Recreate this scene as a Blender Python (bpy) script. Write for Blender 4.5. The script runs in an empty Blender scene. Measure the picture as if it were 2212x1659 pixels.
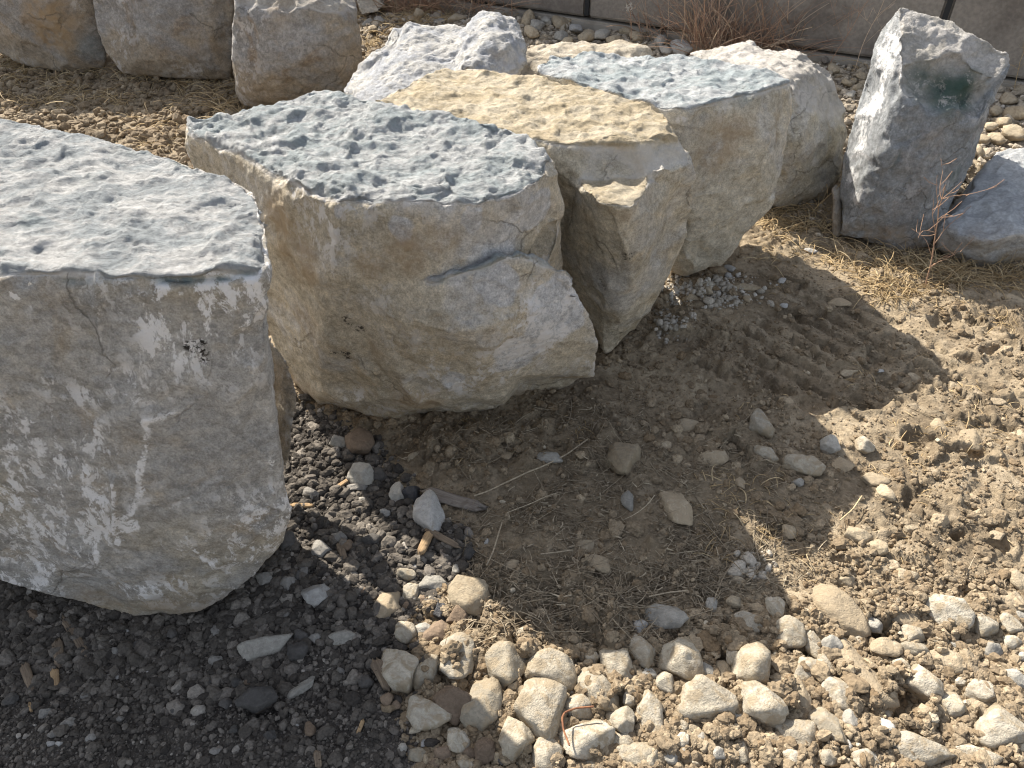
import bpy, bmesh, math, random
import numpy as np
from mathutils import Vector
from mathutils.bvhtree import BVHTree
C = bpy.context.scene.collection
R = math.radians

# ---------------------------------------------------------------- camera, sky, sun, exposure
PITCH, CAMH = 40.0, 1.6
cam = bpy.data.cameras.new("camera"); camo = bpy.data.objects.new("camera", cam); C.objects.link(camo)
cam.sensor_width = 36.0; cam.lens = 36.0*1671/2212
cam.clip_start = 0.05; cam.clip_end = 2000
camo.location = (0, 0, CAMH); camo.rotation_euler = (R(90-PITCH), 0, 0)
bpy.context.scene.camera = camo
SUN_EL, SUN_AZ = 40.8, 38.5          # azimuth: to the left of straight ahead
sd = Vector((-math.sin(R(SUN_AZ))*math.cos(R(SUN_EL)), math.cos(R(SUN_AZ))*math.cos(R(SUN_EL)), math.sin(R(SUN_EL))))
sun = bpy.data.lights.new("sun", 'SUN'); sun.energy = 5.0; sun.angle = R(0.55); sun.color = (1.0, 0.93, 0.82)
suno = bpy.data.objects.new("sun", sun); C.objects.link(suno)
suno.rotation_euler = sd.to_track_quat('Z', 'Y').to_euler(); suno.location = (-3, 4, 6)
w = bpy.data.worlds.new("World"); bpy.context.scene.world = w; w.use_nodes = True
nt = w.node_tree; bg = nt.nodes['Background']; bg.inputs['Strength'].default_value = 0.12
sky = nt.nodes.new('ShaderNodeTexSky'); sky.sky_type = 'NISHITA'; sky.sun_disc = False
sky.sun_elevation = R(SUN_EL); sky.sun_rotation = R(-SUN_AZ); sky.air_density = 1.0; sky.dust_density = 2.0
hs = nt.nodes.new('ShaderNodeHueSaturation'); hs.inputs['Saturation'].default_value = .5; nt.links.new(sky.outputs[0], hs.inputs['Color']); nt.links.new(hs.outputs[0], bg.inputs[0])
vs = bpy.context.scene.view_settings
bpy.context.scene.cycles.use_denoising = True; bpy.context.scene.cycles.pixel_filter_type = 'BLACKMAN_HARRIS'; bpy.context.scene.cycles.filter_width = 1.15
vs.view_transform = 'Standard'; vs.look = 'None'; vs.exposure = 1.05; vs.gamma = 1.0

# ---------------------------------------------------------------- geometry helpers
PW, PF = 2212.0, 1671.0
cp, sp = math.cos(R(PITCH)), math.sin(R(PITCH))
def rays(px, py):
    x = (np.asarray(px, float)-1106)/PF; y = -(np.asarray(py, float)-829.5)/PF
    return np.stack([x+0*y, cp+y*sp+0*x, -sp+y*cp+0*x], -1)
def z(px, py, h):                     # point of the sight line at height h
    r = rays(px, py); t = (h-CAMH)/r[2]; return (r[0]*t, r[1]*t, h)
def y(px, py, d):                     # point of the sight line at forward distance d
    r = rays(px, py); t = d/r[1]; return (r[0]*t, d, CAMH+r[2]*t)
def project(P):
    P = np.asarray(P, float); d = P[..., 1]*cp-(P[..., 2]-CAMH)*sp
    v = P[..., 1]*sp+(P[..., 2]-CAMH)*cp
    return 1106+PF*P[..., 0]/d, 829.5-PF*v/d, d
CROP = {'5': (691, 518), '6': (1383, 518), '7': (0, 1037), '8': (691, 1037), '9': (1383, 1037), '1': (0, 0), '2': (691, 0), '3': (1383, 0), '4': (0, 518)}
def cr(c, x, yy): return CROP[c][0]+.375*x, CROP[c][1]+.375*yy
def sstep(a, b, x): t = np.clip((x-a)/(b-a), 0, 1); return t*t*(3-2*t)

def _h(ix, iy, iz, s):
    h = (ix.astype(np.uint32)*np.uint32(374761393)) ^ (iy.astype(np.uint32)*np.uint32(668265263)) ^ (iz.astype(np.uint32)*np.uint32(2147483647-1234567)) ^ np.uint32((s*1274126177+974634777) & 0xffffffff)
    h = (h ^ (h >> np.uint32(13)))*np.uint32(1274126177); h = (h ^ (h >> np.uint32(16)))*np.uint32(2246822519)
    return h ^ (h >> np.uint32(15))
def _r(h): return (h & np.uint32(0xffffff)).astype(np.float32)/float(0xffffff)
def vnoise(P, s=0):                   # smooth gradient-like noise in -1..1
    P = np.asarray(P, np.float32); I = np.floor(P).astype(np.int64); f = P-I; u = f*f*f*(f*(f*6-15)+10)
    out = np.zeros(len(P), np.float32)
    for dx in (0, 1):
        for dy in (0, 1):
            for dz in (0, 1):
                h = _h(I[:, 0]+dx, I[:, 1]+dy, I[:, 2]+dz, s)
                gx = ((h & np.uint32(1023)).astype(np.float32)/511.5-1); gy = (((h >> np.uint32(10)) & np.uint32(1023)).astype(np.float32)/511.5-1); gz = (((h >> np.uint32(20)) & np.uint32(1023)).astype(np.float32)/511.5-1)
                d = gx*(f[:, 0]-dx)+gy*(f[:, 1]-dy)+gz*(f[:, 2]-dz)
                wx = u[:, 0] if dx else 1-u[:, 0]; wy = u[:, 1] if dy else 1-u[:, 1]; wz = u[:, 2] if dz else 1-u[:, 2]
                out += d*wx*wy*wz
    return out*1.3
def fbm(P, f, o=3, s=0, g=.5):
    P = np.asarray(P, np.float32); t = np.zeros(len(P), np.float32); a = 1
    for k in range(o): t += a*vnoise(P*f+k*17.3, s+k); f *= 2.03; a *= g
    return t
def ridged(P, f, o=3, s=0, g=.5):
    t = np.zeros(len(P), np.float32); a = 1
    for k in range(o): t += a*(1-2*np.abs(vnoise(P*f+k*9.1, s+k))); f *= 2.03; a *= g
    return t/1.5
def worley(P, s=0):                   # F1, F2, centre offset, cell hash
    P = np.asarray(P, np.float32); I = np.floor(P).astype(np.int64); n = len(P)
    b1 = np.full(n, 9., np.float32); b2 = b1.copy(); off = np.zeros((n, 3), np.float32); idh = np.zeros(n, np.uint32)
    for dx in (-1, 0, 1):
        for dy in (-1, 0, 1):
            for dz in (-1, 0, 1):
                X, Y_, Z_ = I[:, 0]+dx, I[:, 1]+dy, I[:, 2]+dz
                h = _h(X, Y_, Z_, s); h2 = _h(X, Y_, Z_, s+77)
                c = np.stack([X+_r(h), Y_+_r(h2), Z_+_r(h*np.uint32(2654435761))], -1).astype(np.float32)
                v = P-c; d = np.sqrt((v*v).sum(1)); m = d < b1
                b2 = np.where(m, b1, np.minimum(b2, d)); b1 = np.where(m, d, b1)
                off[m] = v[m]; idh[m] = h[m]
    return b1, b2, off, idh
def facets(P, f, s=0, k=1.0):         # broken-plane relief: each cell is a tilted little plane
    W = P+.03*np.stack([vnoise(P*9, s+5), vnoise(P*9, s+6), vnoise(P*9, s+7)], -1)
    a, b, o, h = worley(W*f, s)
    d = np.stack([_r(h)-.5, _r(h*np.uint32(97))-.5, _r(h*np.uint32(1013))-.5], -1)
    return k*((o*d).sum(1)*1.6+(_r(h*np.uint32(31))-.5)*.5)

def mesh_np(name, V, Fc, smooth=True, attrs=None):
    me = bpy.data.meshes.new(name); V = np.asarray(V, np.float32); Fc = np.asarray(Fc, np.int32); k = Fc.shape[1]
    me.vertices.add(len(V)); me.vertices.foreach_set('co', V.ravel())
    me.loops.add(Fc.size); me.loops.foreach_set('vertex_index', Fc.ravel())
    me.polygons.add(len(Fc)); me.polygons.foreach_set('loop_start', np.arange(0, Fc.size, k, dtype=np.int32))
    me.polygons.foreach_set('use_smooth', np.full(len(Fc), smooth))
    me.update(calc_edges=True)
    for a, d in (attrs or {}).items():
        at = me.attributes.new(a, 'FLOAT', 'POINT'); at.data.foreach_set('value', np.asarray(d, np.float32))
    return me
def link(name, me, mat, loc=(0, 0, 0), parent=None, label=None, cat=None, group=None, kind=None):
    o = bpy.data.objects.new(name, me); C.objects.link(o); o.location = loc; o.parent = parent
    if mat is not None and me is not None: me.materials.clear(); me.materials.append(mat)
    if label: o['label'] = label
    if cat: o['category'] = cat
    if group: o['group'] = group
    if kind: o['kind'] = kind
    return o

# ---------------------------------------------------------------- materials
class NB:
    def __init__(s, name):
        s.m = bpy.data.materials.new(name); s.m.use_nodes = True; s.t = s.m.node_tree; s.b = s.t.nodes['Principled BSDF']
        s.b.inputs['Specular IOR Level'].default_value = .25; s.b.inputs['Roughness'].default_value = .9
        s.co = s.t.nodes.new('ShaderNodeTexCoord').outputs['Object']
    def set(s, n, k, v):
        if hasattr(v, 'is_linked') or isinstance(v, bpy.types.NodeSocket): s.t.links.new(v, n.inputs[k])
        else: n.inputs[k].default_value = v
    def noise(s, sc, det=4, dist=0., rough=.5, stretch=None, co=None, off=0):
        n = s.t.nodes.new('ShaderNodeTexNoise'); n.inputs['Scale'].default_value = sc; n.inputs['Detail'].default_value = det
        n.inputs['Distortion'].default_value = dist; n.inputs['Roughness'].default_value = rough
        c = co or s.co
        if stretch or off:
            m = s.t.nodes.new('ShaderNodeMapping'); s.t.links.new(c, m.inputs[0]); m.inputs['Scale'].default_value = stretch[:3] if stretch else (1, 1, 1)
            if stretch and len(stretch) > 3: m.inputs['Rotation'].default_value = stretch[3]
            m.inputs['Location'].default_value = (off, off*.7, off*1.3); c = m.outputs[0]
        s.t.links.new(c, n.inputs['Vector']); return n.outputs['Fac']
    def voro(s, sc, feat='F1', out='Distance', rnd=1.):
        n = s.t.nodes.new('ShaderNodeTexVoronoi'); n.feature = feat; n.inputs['Scale'].default_value = sc; n.inputs['Randomness'].default_value = rnd
        s.t.links.new(s.co, n.inputs['Vector']); return n.outputs[out]
    def voro_d(s, sc, off):
        nn = s.t.nodes.new('ShaderNodeTexNoise'); nn.inputs['Scale'].default_value = 5; nn.inputs['Detail'].default_value = 6; s.t.links.new(s.co, nn.inputs['Vector'])
        m = s.t.nodes.new('ShaderNodeVectorMath'); m.operation = 'MULTIPLY_ADD'; s.t.links.new(nn.outputs['Color'], m.inputs[0]); m.inputs[1].default_value = (.3, .3, .3); s.t.links.new(s.co, m.inputs[2])
        m2 = s.t.nodes.new('ShaderNodeVectorMath'); m2.operation = 'ADD'; s.t.links.new(m.outputs[0], m2.inputs[0]); m2.inputs[1].default_value = (off, off*.3, off*.7)
        n = s.t.nodes.new('ShaderNodeTexVoronoi'); n.feature = 'DISTANCE_TO_EDGE'; n.inputs['Scale'].default_value = sc; s.t.links.new(m2.outputs[0], n.inputs['Vector']); return n.outputs['Distance']
    def ramp(s, f, a, b, lo=0., hi=1.):
        n = s.t.nodes.new('ShaderNodeMapRange'); n.interpolation_type = 'SMOOTHSTEP'; s.set(n, 0, f)
        for k, v in ((1, a), (2, b), (3, lo), (4, hi)): s.set(n, k, v)
        return n.outputs[0]
    def math(s, op, a, b=0.):
        n = s.t.nodes.new('ShaderNodeMath'); n.operation = op; s.set(n, 0, a); s.set(n, 1, b); return n.outputs[0]
    def mix(s, f, a, b, mode='MIX'):
        n = s.t.nodes.new('ShaderNodeMix'); n.data_type = 'RGBA'; n.blend_type = mode; s.set(n, 0, f)
        for k, v in ((6, a), (7, b)): s.set(n, k, (*v, 1) if isinstance(v, tuple) and len(v) == 3 else v)
        return n.outputs[2]
    def grey(s, f):
        n = s.t.nodes.new('ShaderNodeCombineColor')
        for k in range(3): s.set(n, k, f)
        return n.outputs[0]
    def attr(s, a, out='Fac'):
        n = s.t.nodes.new('ShaderNodeAttribute'); n.attribute_name = a; return n.outputs[out]
    def rnd(s): return s.t.nodes.new('ShaderNodeObjectInfo').outputs['Random']
    def bump(s, h, dist, strength=1., prev=None):
        n = s.t.nodes.new('ShaderNodeBump'); n.inputs['Distance'].default_value = dist; n.inputs['Strength'].default_value = strength
        s.t.links.new(h, n.inputs['Height'])
        if prev is not None: s.t.links.new(prev, n.inputs['Normal'])
        return n.outputs[0]
    def done(s, col, nrm=None, rough=None):
        s.set(s.b, 'Base Color', (*col, 1) if isinstance(col, tuple) and len(col) == 3 else col)
        if nrm is not None: s.t.links.new(nrm, s.b.inputs['Normal'])
        if rough is not None: s.set(s.b, 'Roughness', rough)
        return s.m

def rock_mat(name, tan, grey, warm, top, top2, tan_amt=.5, scuff=.5, topbump=1., scuff_col=(.72, .69, .66), off=0., granular=0.):
    n = NB(name); scuff_rim = tuple(.5*a+.5*b for a, b in zip(grey, scuff_col))
    big = n.noise(2.2, 5, .8, .6, off=off)
    c = n.mix(n.ramp(big, .62-tan_amt*.35, .78-tan_amt*.35, 0, 1), grey, tan)
    c = n.mix(n.ramp(n.noise(5.5, 6, 1.2, .6, off=off+3), .5, .68, 0, .75), c, warm)
    c = n.mix(n.ramp(n.noise(3.3, 7, .5, .65, (1, 1, 2.2), off=off+7), .54, .72, 0, .6), c, grey)
    c = n.mix(n.ramp(n.math('ADD', n.attr('greyp'), n.math('MULTIPLY', n.math('SUBTRACT', n.noise(6, 6, .3, .65, off=off+8), .5), 1.1)), .38, .6), c, grey)
    # fine mineral mottling
    m = n.noise(55, 8, .15, .82); c = n.mix(1., c, n.grey(n.ramp(m, .28, .72, .62, 1.36)), 'MULTIPLY'); c = n.mix(1., c, n.grey(n.ramp(n.noise(230, 4, 0., .7), .3, .7, .8, 1.2)), 'MULTIPLY')
    m2 = n.noise(9, 6, .3, .65, (1, 1, 1.8), off=off); c = n.mix(1., c, n.grey(n.ramp(m2, .3, .7, .82, 1.14)), 'MULTIPLY')
    # pale bruise marks: short strokes gathered in patches
    patch = n.ramp(n.noise(2.6, 3, .6, off=off+11), .68-scuff*.3, .88-scuff*.3)
    patch = n.math('MAXIMUM', patch, n.attr('white'))
    st = n.ramp(n.noise(22, 9, .2, .74, (1.0, 1.0, .55, (0, R(25), R(20))), off=off+2), .525, .575)
    st2 = n.ramp(n.noise(34, 7, .5, .7, (1., 1., .6, (0, R(-30), 0)), off=off+5), .555, .60)
    st = n.math('MAXIMUM', st, n.math('MULTIPLY', st2, .8))
    c = n.mix(n.math('MULTIPLY', n.math('MULTIPLY', st, patch), .9), c, scuff_col)
    w2 = n.ramp(n.math('ADD', n.attr('white'), n.math('MULTIPLY', n.math('SUBTRACT', n.noise(36, 9, .2, .78), .5), 2.2)), .66, .84, 0, .92); c = n.mix(w2, c, scuff_col)
    # upper bedding face
    tn = n.ramp(n.noise(8, 9, .3, .72, (1, 1.5, 1), off=off+4), .41, .58)
    t = n.mix(tn, top2, top)
    t = n.mix(n.ramp(n.noise(24, 8, .3, .75, (1, 1.8, 1), off=off+9), .53, .66, 0, .75), t, top2)
    t = n.mix(1., t, n.grey(n.ramp(n.noise(70, 5, 1), .3, .7, .82, 1.14)), 'MULTIPLY')
    tm = n.ramp(n.math('ADD', n.attr('topc'), n.math('MULTIPLY', n.math('SUBTRACT', n.noise(9, 9, .2, .72), .5), 1.9)), .36, .72)
    c = n.mix(tm, c, t)
    rm = n.math('MULTIPLY', n.ramp(n.math('ADD', n.attr('rim'), n.math('MULTIPLY', n.math('SUBTRACT', n.noise(14, 7, .2, .7, off=off+6), .5), 1.6)), .5, 1.1), .6); c = n.mix(rm, c, scuff_rim)
    teal = n.math('MULTIPLY', n.attr('teal'), n.ramp(n.noise(22, 6, 1), .3, .6, .25, 1)); c = n.mix(teal, c, (.20, .26, .27))
    gn = n.math('MULTIPLY', n.attr('green'), n.ramp(n.noise(22, 9, .3, .8), .38, .48, .1, .97)); c = n.mix(gn, c, (.055, .10, .08))
    br = n.math('MULTIPLY', n.attr('brown'), n.ramp(n.noise(16, 6, 1), .3, .65, .2, .85)); c = n.mix(br, c, (.37, .265, .155))
    dk = n.math('MULTIPLY', n.ramp(n.attr('dark'), .15, .8), n.ramp(n.noise(110, 5, .2, .7), .5, .56)); c = n.mix(dk, c, (.035, .03, .025))
    h1 = n.noise(24, 9, .1, .7, off=off); h2 = n.noise(150, 5, 0., .8)
    vf = n.voro(26); vc = n.voro_d(3.2, off); ck = n.math('MULTIPLY', n.ramp(vc, .0, .014, 1, 0), n.ramp(n.noise(2.7, 3, 0., .5, off=off+14), .52, .6)); ck = n.math('MULTIPLY', ck, n.math('SUBTRACT', 1., n.attr('top')))
    c = n.mix(n.math('MULTIPLY', ck, .38), c, (.10, .085, .065))
    b = n.bump(h1, .014, .9); b = n.bump(vf, .010, .3, b); b = n.bump(n.math('MULTIPLY', ck, -1.), .006, .8, b); b = n.bump(h2, .006, .9, b)
    b = n.bump(n.math('MULTIPLY', n.noise(42, 9, .2, .75, (1, 1.5, 1)), n.attr('top')), .016*topbump, .95, b)
    return n.done(c, b, .88)

def cobble_mat(name, a, b_, dirt, dirt_amt=.5, spec=.25, rough=.9):
    n = NB(name); r = n.rnd()
    c = n.mix(r, a, b_); c = n.mix(n.ramp(n.noise(20, 5, .8, off=1), .4, .65, 0, .6), c, b_)
    c = n.mix(1., c, n.grey(n.ramp(n.noise(90, 6, .8, .7), .3, .7, .8, 1.15)), 'MULTIPLY')
    c = n.mix(1., c, n.grey(n.ramp(n.math('FRACT', n.math('MULTIPLY', r, 7.13)), 0, 1, .82, 1.12)), 'MULTIPLY')
    d = n.ramp(n.math('ADD', n.noise(26, 6, .6, .65), n.math('MULTIPLY', n.attr('low'), .35)), .72-dirt_amt*.3, .86-dirt_amt*.3)
    c = n.mix(n.math('MULTIPLY', d, .85), c, dirt)
    pit = n.ramp(n.noise(120, 3, .2), .66, .72); c = n.mix(n.math('MULTIPLY', pit, .5), c, dirt)
    b = n.bump(n.noise(38, 9, .1, .7), .013, .85); b = n.bump(n.noise(220, 4), .002, .7, b)
    n.b.inputs['Specular IOR Level'].default_value = spec
    return n.done(c, b, rough)

def grain_mat(name, stops, bumpd=.003, rough=.92, mud=None):      # loose grains: each carries its own number in 'tint'
    n = NB(name); t = n.attr('tint'); r = n.t.nodes.new('ShaderNodeValToRGB'); n.t.links.new(t, r.inputs[0])
    e = r.color_ramp.elements
    while len(e) < len(stops): e.new(.5)
    for k, (p, col) in enumerate(stops): e[k].position = p; e[k].color = (*col, 1)
    c = n.mix(1., r.outputs[0], n.grey(n.ramp(n.noise(160, 5, .5), .3, .7, .75, 1.2)), 'MULTIPLY')
    if mud: c = n.mix(n.ramp(n.noise(30, 5), .5, .65, 0, .7), c, mud)
    return n.done(c, n.bump(n.noise(200, 5), bumpd, .8), rough)

SOIL, SOIL2 = (.35, .28, .19), (.20, .155, .103)
M = {}
M['b1'] = rock_mat('grey_tan_limestone', (.43, .39, .32), (.415, .40, .375), (.41, .345, .26), (.56, .555, .54), (.36, .385, .395), .45, 1.0, 1.3, (.88, .865, .855))
M['b2'] = rock_mat('tan_blue_limestone', (.51, .45, .35), (.54, .53, .52), (.48, .395, .275), (.56, .565, .555), (.40, .44, .445), .8, .8, 1.6, off=3)
M['b3'] = rock_mat('golden_limestone', (.50, .445, .345), (.47, .445, .40), (.47, .39, .27), (.57, .495, .37), (.48, .395, .265), .75, .3, .8, off=6)
M['b4'] = rock_mat('blue_topped_limestone', (.54, .49, .395), (.53, .51, .475), (.51, .435, .315), (.56, .57, .565), (.39, .435, .445), .7, .25, 1.2, off=9)
M['b5'] = rock_mat('pale_limestone', (.50, .46, .37), (.48, .465, .43), (.45, .39, .29), (.64, .60, .55), (.50, .47, .42), .5, .5, 1., off=12)  # whitish top colour paints in the sun on its lit facets
M['b6'] = rock_mat('slate_grey_limestone', (.32, .305, .275), (.265, .275, .28), (.27, .255, .245), (.60, .57, .53), (.48, .45, .40), .2, .5, 1., (.66, .65, .64), off=15)
M['b7'] = rock_mat('grey_blue_limestone', (.40, .34, .25), (.43, .435, .43), (.40, .355, .28), (.54, .55, .55), (.42, .43, .44), .3, .6, .5, off=18)
M['b8'] = rock_mat('grey_white_limestone', (.50, .46, .38), (.44, .44, .44), (.42, .37, .28), (.58, .56, .52), (.44, .45, .47), .5, .3, 1., off=21)  # top colour also whitens the sunlit slopes, light put into the colour
M['b9'] = rock_mat('cream_limestone', (.56, .50, .39), (.50, .46, .38), (.50, .42, .30), (.60, .54, .44), (.50, .43, .33), .5, .2, 1., off=24)
M['b10'] = rock_mat('brown_stained_limestone', (.33, .28, .215), (.30, .285, .265), (.28, .215, .15), (.46, .42, .36), (.36, .32, .27), .5, .85, .5, (.52, .49, .46), off=27)
M['cob'] = cobble_mat('pale_cobble', (.49, .45, .375), (.37, .325, .25), (.31, .25, .17), .95)
M['cobgrey'] = cobble_mat('grey_cobble', (.42, .395, .345), (.33, .31, .27), (.22, .18, .13), .35)
M['cobwhite'] = cobble_mat('whitish_cobble', (.47, .455, .43), (.38, .365, .34), (.25, .21, .16), .5)
M['cobdust'] = cobble_mat('dusty_cobble', (.42, .355, .26), (.36, .295, .205), (.28, .22, .145), .8)
M['cobgravel'] = cobble_mat('dusty_gravel_stone', (.28, .265, .24), (.215, .20, .18), (.12, .105, .088), .7)
M['cobbrown'] = cobble_mat('brown_cobble', (.27, .20, .14), (.21, .155, .11), (.15, .11, .08), .5)
M['cobmud'] = cobble_mat('mud_covered_cobble', (.44, .37, .27), (.36, .29, .2), SOIL, 1.1)
M['cobdark'] = cobble_mat('dark_stone', (.12, .11, .10), (.08, .075, .07), (.17, .14, .11), .35)
M['cobblack'] = cobble_mat('black_stone', (.035, .037, .045), (.02, .02, .024), (.12, .10, .08), .1, .6, .35)
M['gravel'] = grain_mat('dark_gravel', [(0, (.035, .03, .026)), (.4, (.085, .074, .062)), (.7, (.15, .132, .112)), (.88, (.22, .195, .165)), (.965, (.36, .33, .29)), (1, (.28, .20, .13))])
M['crumb'] = grain_mat('soil_crumbs', [(0, (.19, .135, .08)), (.5, SOIL2), (.9, SOIL), (1, (.46, .40, .30))])
M['bank'] = grain_mat('bank_gravel', [(0, (.16, .14, .12)), (.4, (.30, .255, .195)), (.8, (.42, .36, .28)), (1, (.50, .46, .40))])
M['dust'] = grain_mat('rock_chips', [(0, (.28, .25, .20)), (.6, (.40, .36, .30)), (1, (.52, .49, .44))])
def straw_mat(name, stops):
    return grain_mat(name, stops, .0005, .8)
M['straw'] = straw_mat('old_straw', [(0, (.16, .125, .085)), (.55, (.29, .235, .165)), (.9, (.40, .335, .24)), (1, (.55, .47, .34))])
M['grass'] = straw_mat('dry_grass', [(0, (.26, .18, .09)), (.5, (.42, .31, .17)), (1, (.60, .48, .30))])
M['brush'] = straw_mat('red_brown_brush', [(0, (.22, .12, .08)), (.55, (.42, .27, .18)), (1, (.66, .54, .40))])
def wood_mat(name, a, b_):
    n = NB(name); f = n.noise(14, 7, .6, .65, (1, 12, 12)); c = n.mix(n.ramp(f, .35, .65), a, b_)
    c = n.mix(n.ramp(n.noise(40, 4), .55, .7, 0, .6), c, (.13, .10, .075)); return n.done(c, n.bump(n.noise(20, 7, .3, .6, (1, 14, 14)), .004, 1.), .85)
M['woodgrey'] = wood_mat('weathered_wood', (.17, .14, .115), (.27, .235, .20))
M['woodtan'] = wood_mat('fresh_wood', (.42, .29, .16), (.28, .19, .11))
M['bark'] = wood_mat('bark', (.14, .105, .075), (.24, .185, .13))
n = NB('rust'); M['rust'] = n.done(n.mix(n.ramp(n.noise(90, 4), .4, .6), (.30, .14, .07), (.18, .08, .045)), None, .8)
n = NB('concrete'); f = n.noise(1.6, 6, .6, .6); c = n.mix(n.ramp(f, .38, .62), (.15, .13, .112), (.25, .222, .19))
c = n.mix(n.ramp(n.noise(3, 7, .8, .6, (1, 1, .35), off=4), .55, .72, 0, .7), c, (.13, .112, .095)); c = n.mix(1., c, n.grey(n.ramp(n.noise(60, 5), .3, .7, .85, 1.1)), 'MULTIPLY')
M['concrete'] = n.done(c, n.bump(n.noise(35, 7, .2, .6), .006, .7), .9)
n = NB('pale_concrete'); c = n.mix(n.ramp(n.noise(3, 6, .6, .6), .38, .62), (.27, .24, .20), (.34, .305, .255)); M['footing'] = n.done(c, n.bump(n.noise(35, 7, .2, .6), .006, .7), .9)
n = NB('joint_filler'); M['joint'] = n.done((.03, .03, .03), None, .9)

# ground: clay soil and dark gravel bed, mixed by the 'dark' weight baked from where the gravel lies
n = NB('earth'); base = n.mix(n.ramp(n.noise(3.2, 6, .6, .6), .36, .64), SOIL, SOIL2)
base = n.mix(n.ramp(n.noise(11, 6, 1., .65, off=3), .5, .7, 0, .7), base, (.43, .355, .255)); base = n.mix(n.ramp(n.noise(24, 5, .6), .56, .7, 0, .6), base, (.105, .08, .053))
base = n.mix(n.ramp(n.attr('straw'), 0, 1, 0, .35), base, (.20, .155, .10))
gv = n.mix(n.ramp(n.noise(9, 6, .5), .35, .65), (.04, .034, .029), (.09, .078, .066)); gv = n.mix(n.ramp(n.voro(150), .0, .5, 1, 0), gv, (.13, .12, .11))
base = n.mix(n.ramp(n.math('ADD', n.attr('gravel'), n.math('MULTIPLY', n.math('SUBTRACT', n.noise(18, 5), .5), .5)), .35, .65), base, gv)
bk = n.mix(n.ramp(n.noise(30, 5), .4, .6), (.24, .19, .13), (.34, .285, .21)); base = n.mix(n.attr('bank'), base, bk)
base = n.mix(1., base, n.grey(n.ramp(n.noise(80, 6, .6, .7), .3, .7, .78, 1.2)), 'MULTIPLY')
b = n.bump(n.noise(40, 8, .4, .7), .015, .9); b = n.bump(n.noise(170, 5, .2, .6), .004, .9, b)
M['earth'] = n.done(base, b, .95)

# ---------------------------------------------------------------- ground
def seg_dist(P, A, B):
    A = np.array(A); B = np.array(B); d = B-A; t = np.clip(((P-A)@d)/max((d@d), 1e-9), 0, 1); return np.linalg.norm(P-A-t[:, None]*d, axis=1)
def poly_px(pts): return np.array([z(a, b_, 0.)[:2] for a, b_ in pts])
def inside(P, poly):
    c = np.zeros(len(P), bool); j = len(poly)-1
    for i in range(len(poly)):
        a, b_ = poly[i], poly[j]; m = ((a[1] > P[:, 1]) != (b_[1] > P[:, 1])) & (P[:, 0] < (b_[0]-a[0])*(P[:, 1]-a[1])/(b_[1]-a[1]+1e-12)+a[0]); c ^= m; j = i
    return c
def sdist(P, poly):
    d = np.full(len(P), 1e9)
    for i in range(len(poly)): d = np.minimum(d, seg_dist(P, poly[i-1], poly[i]))
    return np.where(inside(P, poly), d, -d)
GRAVEL = poly_px([(-900, 1000), (560, 860), (700, 900), (800, 960), (860, 1040), (900, 1120), (980, 1170), (1000, 1230), (900, 1300), (880, 1400), (850, 1480), (880, 1560), (900, 1640), (980, 1900), (1000, 2400), (-1500, 2400), (-1500, 1300)])
STRAW = poly_px([(640, 900), (900, 900), (1290, 860), (1450, 900), (1620, 1000), (1750, 1100), (1700, 1230), (1500, 1330), (1350, 1390), (1050, 1370), (1040, 1250), (1000, 1130), (900, 1010)])
TREAD = poly_px([(1560, 720), (1700, 640), (1900, 650), (2060, 740), (2080, 830), (1960, 890), (1820, 905), (1680, 860), (1580, 800)])
COBBLES = poly_px([(790, 1230), (1010, 1230), (1050, 1370), (1380, 1360), (1420, 1310), (1800, 1260), (2100, 1240), (2500, 1200), (2700, 2300), (850, 2300), (850, 1500)])
WA, WB = np.array([.751, 4.82]), np.array([2.43, 3.93]); WD = (WB-WA)/np.linalg.norm(WB-WA); WN = np.array([-WD[1]*-1, WD[0]*-1]); WN = np.array([WD[1], -WD[0]])   # WN points to the camera side
if WN[1] > 0: WN = -WN
HOLES = [('6', 250, 620, 170, 120, .02), ('6', 520, 880, 110, 60, .022), ('6', 760, 850, 90, 55, .022), ('6', 1000, 960, 120, 55, .025), ('6', 1270, 930, 110, 60, .025), ('6', 1430, 845, 80, 50, .02), ('6', 1150, 770, 90, 45, .018), ('6', 1320, 700, 90, 40, .018),
         ('6', 1880, 685, 60, 30, .03), ('6', 2020, 640, 60, 30, .03), ('6', 2160, 600, 70, 35, .03), ('6', 1600, 1170, 70, 70, .045), ('6', 1880, 1245, 130, 40, .04), ('9', 1520, 1290, 130, 100, .06), ('9', 1390, 850, 50, 70, .06), ('9', 1820, 345, 60, 30, .04), ('9', 2070, 380, 80, 35, .03),
         ('9', 1540, 140, 40, 70, .035), ('9', 1170, 480, 70, 30, .03), ('9', 1000, 1010, 60, 60, .04), ('9', 520, 1220, 60, 50, .03), ('8', 1750, 1280, 80, 60, .03), ('8', 700, 1130, 70, 60, .03), ('7', 1530, 1340, 90, 30, .035), ('6', 350, 860, 90, 70, .015), ('6', 650, 700, 90, 40, .015), ('6', 1750, 480, 60, 40, .03)]
HP = []
for c_, a_, b__, rx, ry, dp in HOLES:
    q = cr(c_, a_, b__); g = np.array(z(*q, 0.)); g2 = np.array(z(q[0]+rx*.375, q[1], 0.)); g3 = np.array(z(q[0], q[1]+ry*.375, 0.)); HP.append((g[:2], abs(g2[0]-g[0]), abs(g3[1]-g[1]), dp))
def wall_dist(P): return (P-WA)@WN
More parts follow.
